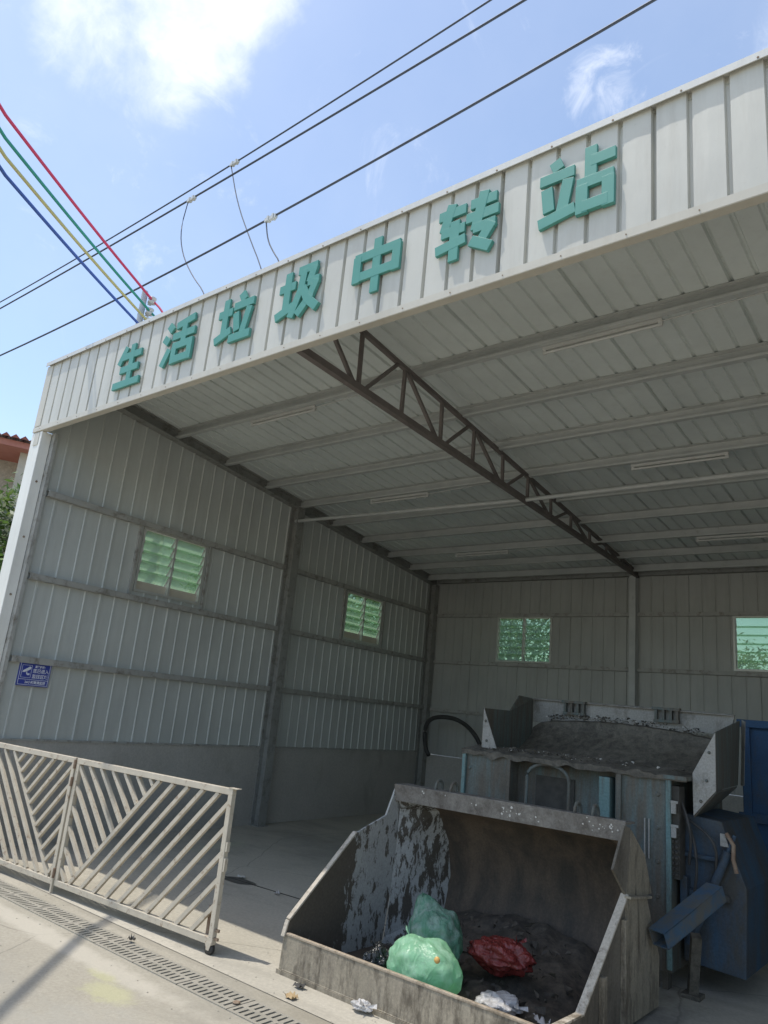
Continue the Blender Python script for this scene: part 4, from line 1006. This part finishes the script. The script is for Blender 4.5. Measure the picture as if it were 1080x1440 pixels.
for (o1, o2, w_, h_) in ((0, -.046, .115, .007), (-.054, 0, .007, .098), (.054, 0, .007, .098), (0, .046, .115, .007)):
    P = []
    for c_ in (A, B_):
        for a, b in ((-1, -1), (1, -1), (1, 1), (-1, 1)): P.append(c_ + sdv * (o1 + a * w_ / 2) + up * (o2 + b * h_ / 2))
    mb.poly(P, [(3, 2, 1, 0), (4, 5, 6, 7), (0, 1, 5, 4), (1, 2, 6, 5), (2, 3, 7, 6), (3, 0, 4, 7)])
mb.build('arm', simple('brighter blue paint', (.045, .09, .145), (.06, .115, .175), 6, .5, dirt=(.11, .11, .10), dlo=.42, dhi=.6), mc)
mb = MB(); mb.bar((-1.66, 5.55, .40), (-1.72, 5.66, .03), .06, .06); mb.box((-1.78, 5.60, .005), (-1.66, 5.72, .03)); mb.build('leg', 'dirt', mc)
for x in (-3.5, -1.92):
    mb = MB(); mb.box((x - .04, 5.66, .005), (x + .04, 5.74, .13)); mb.box((x - .04, 6.76, .005), (x + .04, 6.84, .13)); mb.build('leg', 'm_teal', mc)
# hydraulics, bolts and handles
bolts([(-3.50 + .0 * k, y0 + .02, .35 + .22 * k) for k in range(5)] + [(-1.93, y0 + .02, .35 + .22 * k) for k in range(5)], .011, 'y')
bolts([(-3.40, 5.70, 1.46), (-3.42, 5.70, 1.62), (-1.62, 5.70, 1.36), (-1.60, 5.70, 1.55), (-1.66, 5.70, 1.22)], .008, 'y')
mb = MB(); mb.tube([(-1.76, 5.735, .30), (-1.50, 5.735, .92)], .030, 12); mb.build('hydraulic_cylinder', 'm_blue', mc)
mb = MB(); mb.tube([(-1.50, 5.735, .92), (-1.455, 5.735, 1.03)], .014, 10); mb.build('piston_rod', 'm_blue', mc)
for (a_, b_, c_) in (((-1.80, 5.70, 1.22), (-1.70, 5.62, 1.02), (-1.745, 5.70, .80)), ((-1.81, 5.72, 1.18), (-1.66, 5.64, .90), (-1.73, 5.71, .50)), ((-1.78, 5.74, 1.10), (-1.55, 5.66, .98), (-1.58, 5.73, .78))):
    mb = MB(); mb.tube(smooth_path([a_, b_, c_], 3), .010, 8); mb.build('hydraulic_hose', 'rubber', mc)
for z in (.42, .58):
    mb = MB(); mb.tube([(-2.13, y0 + .02, z), (-2.13, y0 - .012, z + .01), (-2.13, y0 - .012, z + .11), (-2.13, y0 + .02, z + .12)], .007, 8); mb.build('handle', 'm_teal', mc)
for x in (-2.02, -1.99):
    mb = MB(); mb.tube([(x, y0 + .012, .80), (x, y0 + .012, 1.06)], .006, 8); mb.build('conduit', 'm_grey', mc)
# crumbs of refuse on the ledge and on the bowl edge
random.seed(9)
rf = {k: MB() for k in ('dirt', 'paper', 'dark')}
for k in range(520):
    if k % 2: x = random.gauss(-2.85, .42); y = random.uniform(5.6, 5.95); z = 1.40 + random.uniform(-.01, .025)
    else: x = random.uniform(-3.4, -1.95); y = random.uniform(6.78, 6.88); z = 1.70 + .045 * math.sin(math.pi * (x + 3.57) / 1.84) + random.uniform(-.012, .03) - .03 * (x + 3.57) / 1.84
    if not (-3.5 < x < -1.8): continue
    s_ = random.uniform(.006, .022); mt = random.choice(('dirt', 'dirt', 'dark', 'dirt', 'dark', 'paper'))
    if mt == 'paper': s_ *= .75
    vs_ = [(x + random.uniform(-s_, s_), y + random.uniform(-s_, s_), z + random.uniform(-s_, s_) * .7) for _ in range(5)]
    rf[mt].poly(vs_, [(0, 1, 2), (0, 2, 3), (0, 3, 1), (1, 2, 4), (2, 3, 4), (3, 1, 4)])
for mt, m_ in rf.items():
    o = m_.build('refuse_crumbs', mt, mc); o['kind'] = 'stuff'

# blue container standing further back on the right
bc = thing('waste_container', 'large blue ribbed steel container in the dark right corner of the shed', 'container', (-.4, 9.2, 0))
mb = MB(); mb.box((-1.95, 8.0, .16), (1.3, 10.4, 1.85)); mb.build('body', 'c_blue', bc, bevel=.02)
for x in (-1.93, -1.5, -1.0, -.5, 0, .5, 1.0): mb = MB(); mb.box((x, 7.945, .2), (x + .07, 7.998, 1.80)); mb.build('rib', 'c_blue', bc, bevel=.004)
mb = MB(); mb.box((-1.97, 7.93, 1.80), (1.32, 7.997, 1.87)); mb.box((-1.97, 7.93, .95), (1.32, 7.944, 1.03)); mb.build('rail', 'c_blue', bc, bevel=.004)
for x in (-1.8, 1.1):
    mb = MB(); mb.box((x, 8.1, .005), (x + .15, 8.3, .158)); mb.build('foot', 'c_blue', bc)

# black hose hooped against the back wall
hp = [(-7.62, 10.9, .985), (-7.70, 10.92, 1.06), (-7.745, 10.92, 1.22), (-7.755, 10.92, 1.42), (-7.70, 10.91, 1.53), (-7.58, 10.9, 1.61), (-7.36, 10.9, 1.64), (-7.10, 10.9, 1.62), (-6.88, 10.88, 1.53), (-6.70, 10.86, 1.40), (-6.57, 10.84, 1.24), (-6.45, 10.8, .9), (-6.40, 10.7, .05)]
mb = MB(); mb.tube(smooth_path(hp), .036, 12)
tag(mb.build('hose', 'rubber', origin=(-7.2, 10.9, .03)), 'thick black hose arched up against the back wall left of the machine', 'hose')

# ------------------------------------------------------------------ wires, insulator rack
def sagline(P, Q, sag, n=24):
    P = Vector(P); Q = Vector(Q); return [P.lerp(Q, t / n) - Vector((0, 0, sag * 4 * (t / n) * (1 - t / n))) for t in range(n + 1)]
def poly3(a, b, c, n=30):  # parabola through three points along x, extended
    out_ = []
    xs3 = [a[0], b[0], c[0]]
    X0, X1_ = -34.0, 14.0
    for i in range(n * 2 + 1):
        x = X0 + (X1_ - X0) * i / (2 * n)
        l0 = (x - xs3[1]) * (x - xs3[2]) / ((xs3[0] - xs3[1]) * (xs3[0] - xs3[2]))
        l1 = (x - xs3[0]) * (x - xs3[2]) / ((xs3[1] - xs3[0]) * (xs3[1] - xs3[2]))
        l2 = (x - xs3[0]) * (x - xs3[1]) / ((xs3[2] - xs3[0]) * (xs3[2] - xs3[1]))
        out_.append((x, a[1], a[2] * l0 + b[2] * l1 + c[2] * l2))
    return out_
wires = [('upper', (-15.131, 5.2, 8.947), (-7.86, 5.2, 8.976), (-3.567, 5.2, 9.151), 'thin black overhead line, uppermost of the three over the roof', .012),
         ('mid', (-14.176, 4.9, 8.36), (-8.296, 4.9, 8.353), (-2.959, 4.9, 8.446), 'black overhead line running close below the uppermost one', .014),
         ('low', (-12.493, 4.5, 6.765), (-5.91, 4.5, 6.836), (-1.56, 4.5, 7.112), 'black overhead line, lowest of the three nearest the roof edge', .013)]
taps = [[(-7.86, 5.2, 8.97), (-7.55, 5.2, 8.2), (-7.15, 5.2, 7.5), (-6.768, 5.2, 6.876), (-6.3, 5.1, 6.0), (-6.1, 5.0, 4.80)],
        [(-8.296, 4.9, 8.34), (-8.36, 4.9, 7.9), (-8.2, 4.9, 7.45), (-7.85, 4.9, 6.98), (-7.469, 4.9, 6.593), (-7.2, 4.9, 6.0), (-7.1, 4.9, 4.80)],
        [(-5.93, 4.5, 6.83), (-5.85, 4.5, 6.55), (-5.72, 4.5, 6.35), (-5.574, 4.5, 6.167), (-5.4, 4.5, 5.7), (-5.35, 4.5, 4.84)]]
for (nm, a, b, c_, lab, r_), tp in zip(wires, taps):
    e = thing('overhead_line', lab, 'power line', (b[0], b[1], b[2]), 'black lines strung over the shed roof')
    mb = MB(); mb.tube(poly3(a, b, c_), r_, 6); mb.build('wire', 'wire', e)
    mb = MB(); mb.tube(smooth_path(tp), .0075, 6); mb.build('tap_wire', 'wire', e)
    q = Vector(tp[0]); mb = MB(); mb.box((q.x - .01, q.y - .018, q.z - .022), (q.x + .17, q.y + .018, q.z + .022)); mb.box((q.x + .03, q.y - .026, q.z - .028), (q.x + .06, q.y + .026, q.z + .034)); mb.box((q.x + .11, q.y - .026, q.z - .028), (q.x + .14, q.y + .026, q.z + .034))
    mb.build('clamp', 'alu', e)
pr = thing('insulator_pole', 'slim metal pole with four stacked insulators rising behind the left end of the fascia', 'utility pole', (-8.42, 4.60, 0))
mb = MB(); mb.tube([(-8.42, 4.60, 0), (-8.42, 4.60, 4), (-8.42, 4.60, 6.76)], [.06, .05, .04], 12); mb.build('pole', 'pole', pr)
INS = [(4.66, 6.66), (4.655, 6.49), (4.65, 6.34), (4.645, 6.19)]
for (yy, zz) in INS:
    mb = MB(); mb.lathe((-8.36, yy + .03, zz - .055), [(.02, 0), (.055, .004), (.055, .022), (.034, .034), (.034, .05), (.055, .062), (.055, .082), (.03, .095), (.012, .10)], 14)
    mb.box((-8.42, yy + .0, zz - .064), (-8.34, yy + .05, zz - .056)); mb.build('insulator', 'porcelain', pr)
for (col, far, (yy, zz)), lab in zip((('red', (-6.742, 1.900, 6.70), INS[0]), ('green', (-6.722, 1.945, 6.46), INS[1]), ('yellow', (-6.654, 1.967, 6.23), INS[2]), ('blue', (-6.57, 1.981, 6.0), INS[3])),
        ('red cable running to the top insulator', 'green cable running to the second insulator from the top', 'yellow cable running to the third insulator from the top', 'blue cable, lowest of the four coloured ones')):
    P = Vector((-8.36, yy + .03, zz)); Q = Vector(far); d = Q - P
    pts = [P + Vector((.0, 1.0, -.55)) * .55] if col in ('red', 'green') else []
    base = [P] + [P + d * t + Vector((0, 0, -.025 * math.sin(math.pi * t))) for t in (.15, .3, .45, .6, .75, .9, 1.0)]
    base += [Q + Vector((1.45, -1.62, 0)) * t + Vector((0, 0, .12 * t)) for t in (.25, .5, 1.0, 2.0, 4.0, 7.0)]
    mb = MB()
    if col in ('red', 'green'):
        mb.tube(smooth_path([P + Vector((.62, .25, -1.6)), P + Vector((.42, .16, -.62)), P + Vector((.2, .08, -.2)), P]), .0145, 8)
    mb.tube(smooth_path(base, 1), .0165, 8)
    tag(mb.build('coloured_cable', 'w_' + col, origin=P), lab, 'cable', 'coloured cables running to the insulator pole')
# ------------------------------------------------------------------ neighbours: house, trees
hs = thing('house', 'pale house with red tiled roof behind the left edge of the shed', 'house', (-24, 9, 0))
# house frame: axis u along the eave seen from the camera, n towards the camera
hu = Vector((.375, .927, 0)).normalized(); hn = Vector((.927, -.375, 0)).normalized(); H0 = Vector((-19.6, 7.55, 0))
def HP(u, n_, z): p = H0 + hu * u + hn * n_; return Vector((p.x, p.y, z))
def hbox(mb, u0, u1, n0, n1_, z0_, z1_):
    P = [HP(u0, n0, z0_), HP(u1, n0, z0_), HP(u1, n1_, z0_), HP(u0, n1_, z0_), HP(u0, n0, z1_), HP(u1, n0, z1_), HP(u1, n1_, z1_), HP(u0, n1_, z1_)]
    mb.poly(P, [(3, 2, 1, 0), (4, 5, 6, 7), (0, 1, 5, 4), (1, 2, 6, 5), (2, 3, 7, 6), (3, 0, 4, 7)])
EZ = 7.2
mb = MB(); hbox(mb, -6, 9, -8, -1.2, 0, EZ + .10); mb.build('wall', 'brick', hs)
mb = MB(); hbox(mb, -6.6, 9.6, -1.2, .35, EZ + .12, EZ + .28); hbox(mb, -6.6, 9.6, -8.6, -1.2, EZ + .105, EZ + .15); mb.build('eave', 'red_trim', hs)
mb = MB()
u = -6.8
while u < 9.8:
    V = [HP(u, .55, EZ + .30), HP(u + .11, .55, EZ + .40), HP(u + .22, .55, EZ + .30), HP(u, -4, EZ + 1.1), HP(u + .11, -4, EZ + 1.2), HP(u + .22, -4, EZ + 1.1)]
    mb.poly(V, [(0, 1, 4, 3), (1, 2, 5, 4), (0, 1, 2)]); u += .22
mb.build('roof', 'tile', hs)
for u in (-3.2, .55, 4.6):
    mb = MB(); hbox(mb, u, u + .40, -.45, -.05, 0, EZ + .115); mb.build('pillar', 'stucco', hs)
mb = MB(); hbox(mb, -6.2, 9.2, -1.19, -.02, 3.9, 4.2); mb.build('balcony', 'orange_brick', hs)
mb = MB(); hbox(mb, 1.25, 2.3, -1.19, -1.15, 5.0, 6.7); w_ = mb.build('window', 'stucco', hs)
mb = MB(); hbox(mb, 1.35, 2.2, -1.149, -1.14, 5.1, 6.6); mb.build('pane', 'win_dark', w_)

def leaves(mb, cx, cy, cz, rx, ry, rz, n, s, rng):
    clumps = []
    for _ in range(max(6, n // 60)):
        while True:
            d = Vector((rng.uniform(-1, 1), rng.uniform(-1, 1), rng.uniform(-1, 1)))
            if d.length <= 1: break
        clumps.append((Vector((cx + d.x * rx, cy + d.y * ry, cz + d.z * rz)), rng.uniform(.14, .34)))
    for k in range(n):
        c_, cr = rng.choice(clumps)
        p = c_ + Vector((rng.gauss(0, cr * rx * .5), rng.gauss(0, cr * ry * .5), rng.gauss(0, cr * rz * .45)))
        if p.z < .05: continue
        a = Vector((rng.gauss(0, 1), rng.gauss(0, 1), rng.gauss(-.2, .6))).normalized(); b = a.cross(Vector((rng.gauss(0, .5), rng.gauss(0, .5), 1))).normalized()
        l = s * rng.uniform(.6, 1.3); wd_ = l * .42
        mb.poly([p - a * l / 2, p + b * wd_ / 2, p + a * l / 2, p - b * wd_ / 2], [(0, 1, 2, 3)])
def tree(x, y, h, r_, seed, label, mats=('leaf', 'leaf2'), n=2600, s=.16, low=.3, group=None, cat='tree', name='tree'):
    rng = random.Random(seed); e = thing(name, label, cat, (x, y, 0), group)
    mb = MB(); top = h * .75
    pts = [(x, y, 0), (x + rng.uniform(-.1, .1), y, h * .3), (x + rng.uniform(-.15, .15), y + .1, h * .55), (x, y, top)]
    mb.tube(pts, [.028 * h, .022 * h, .014 * h, .006 * h], 8)
    for k in range(9):
        z = h * (low + (.6 - low) * k / 8); a = rng.uniform(0, 6.28); l = r_ * rng.uniform(.5, .9)
        mb.tube([(x, y, z), (x + math.cos(a) * l * .5, y + math.sin(a) * l * .5, z + l * .35), (x + math.cos(a) * l, y + math.sin(a) * l, z + l * .8)], [.011 * h, .007 * h, .003 * h], 6)
    mb.build('trunk', 'bark', e)
    for mt, fr in zip(mats, (.6, .4, .3)):
        mb = MB(); leaves(mb, x, y, h * (low + 1) / 2, r_, r_, h * (1 - low) / 2, int(n * fr), s, rng); mb.build('crown', mt, e)
    return e
tree(-14.6, 6.25, 5.0, 1.25, 4, 'leafy tree with pale blossom at the left photo edge before the tiled house', ('leaf2', 'leaf3', 'leaf'), 12000, .17, .12)
tree(-15.8, 5.2, 5.2, 1.4, 44, 'dark green tree at the left photo edge behind the blossoming one', ('leaf', 'leaf2'), 4200, .17, .15)
tg = 'trees seen through the shed windows'
spots = [(-12.6, 10.3, 4.6, 1.2, 'broad tree outside the nearer side window'), (-13.0, 14.2, 5.6, 1.6, 'tree with gaps outside the farther side window'), (-11.2, 12.6, 4.9, 1.4, 'bushy tree outside the back left corner'),
         (-9.6, 17.0, 5.6, 1.7, 'tree behind the left back window'), (-7.0, 16.6, 5.0, 1.6, 'lower tree behind the left back window'), (-11.8, 18.5, 6.2, 1.8, 'taller tree far behind the back left corner'),
         (-4.4, 21.0, 4.1, 1.7, 'low bright bush behind the right back window'), (-2.6, 21.5, 4.0, 1.8, 'low bright bush further right behind the right back window'), (-6.2, 21.0, 4.3, 1.5, 'round bush between the two back windows')]
for i, (x, y, h, r_, lab) in enumerate(spots):
    tree(x, y, h, r_, 60 + i, lab, ('leaf', 'leaf2') if i < 6 else ('leaf2', 'leaf'), 11000, .15, .08, tg)
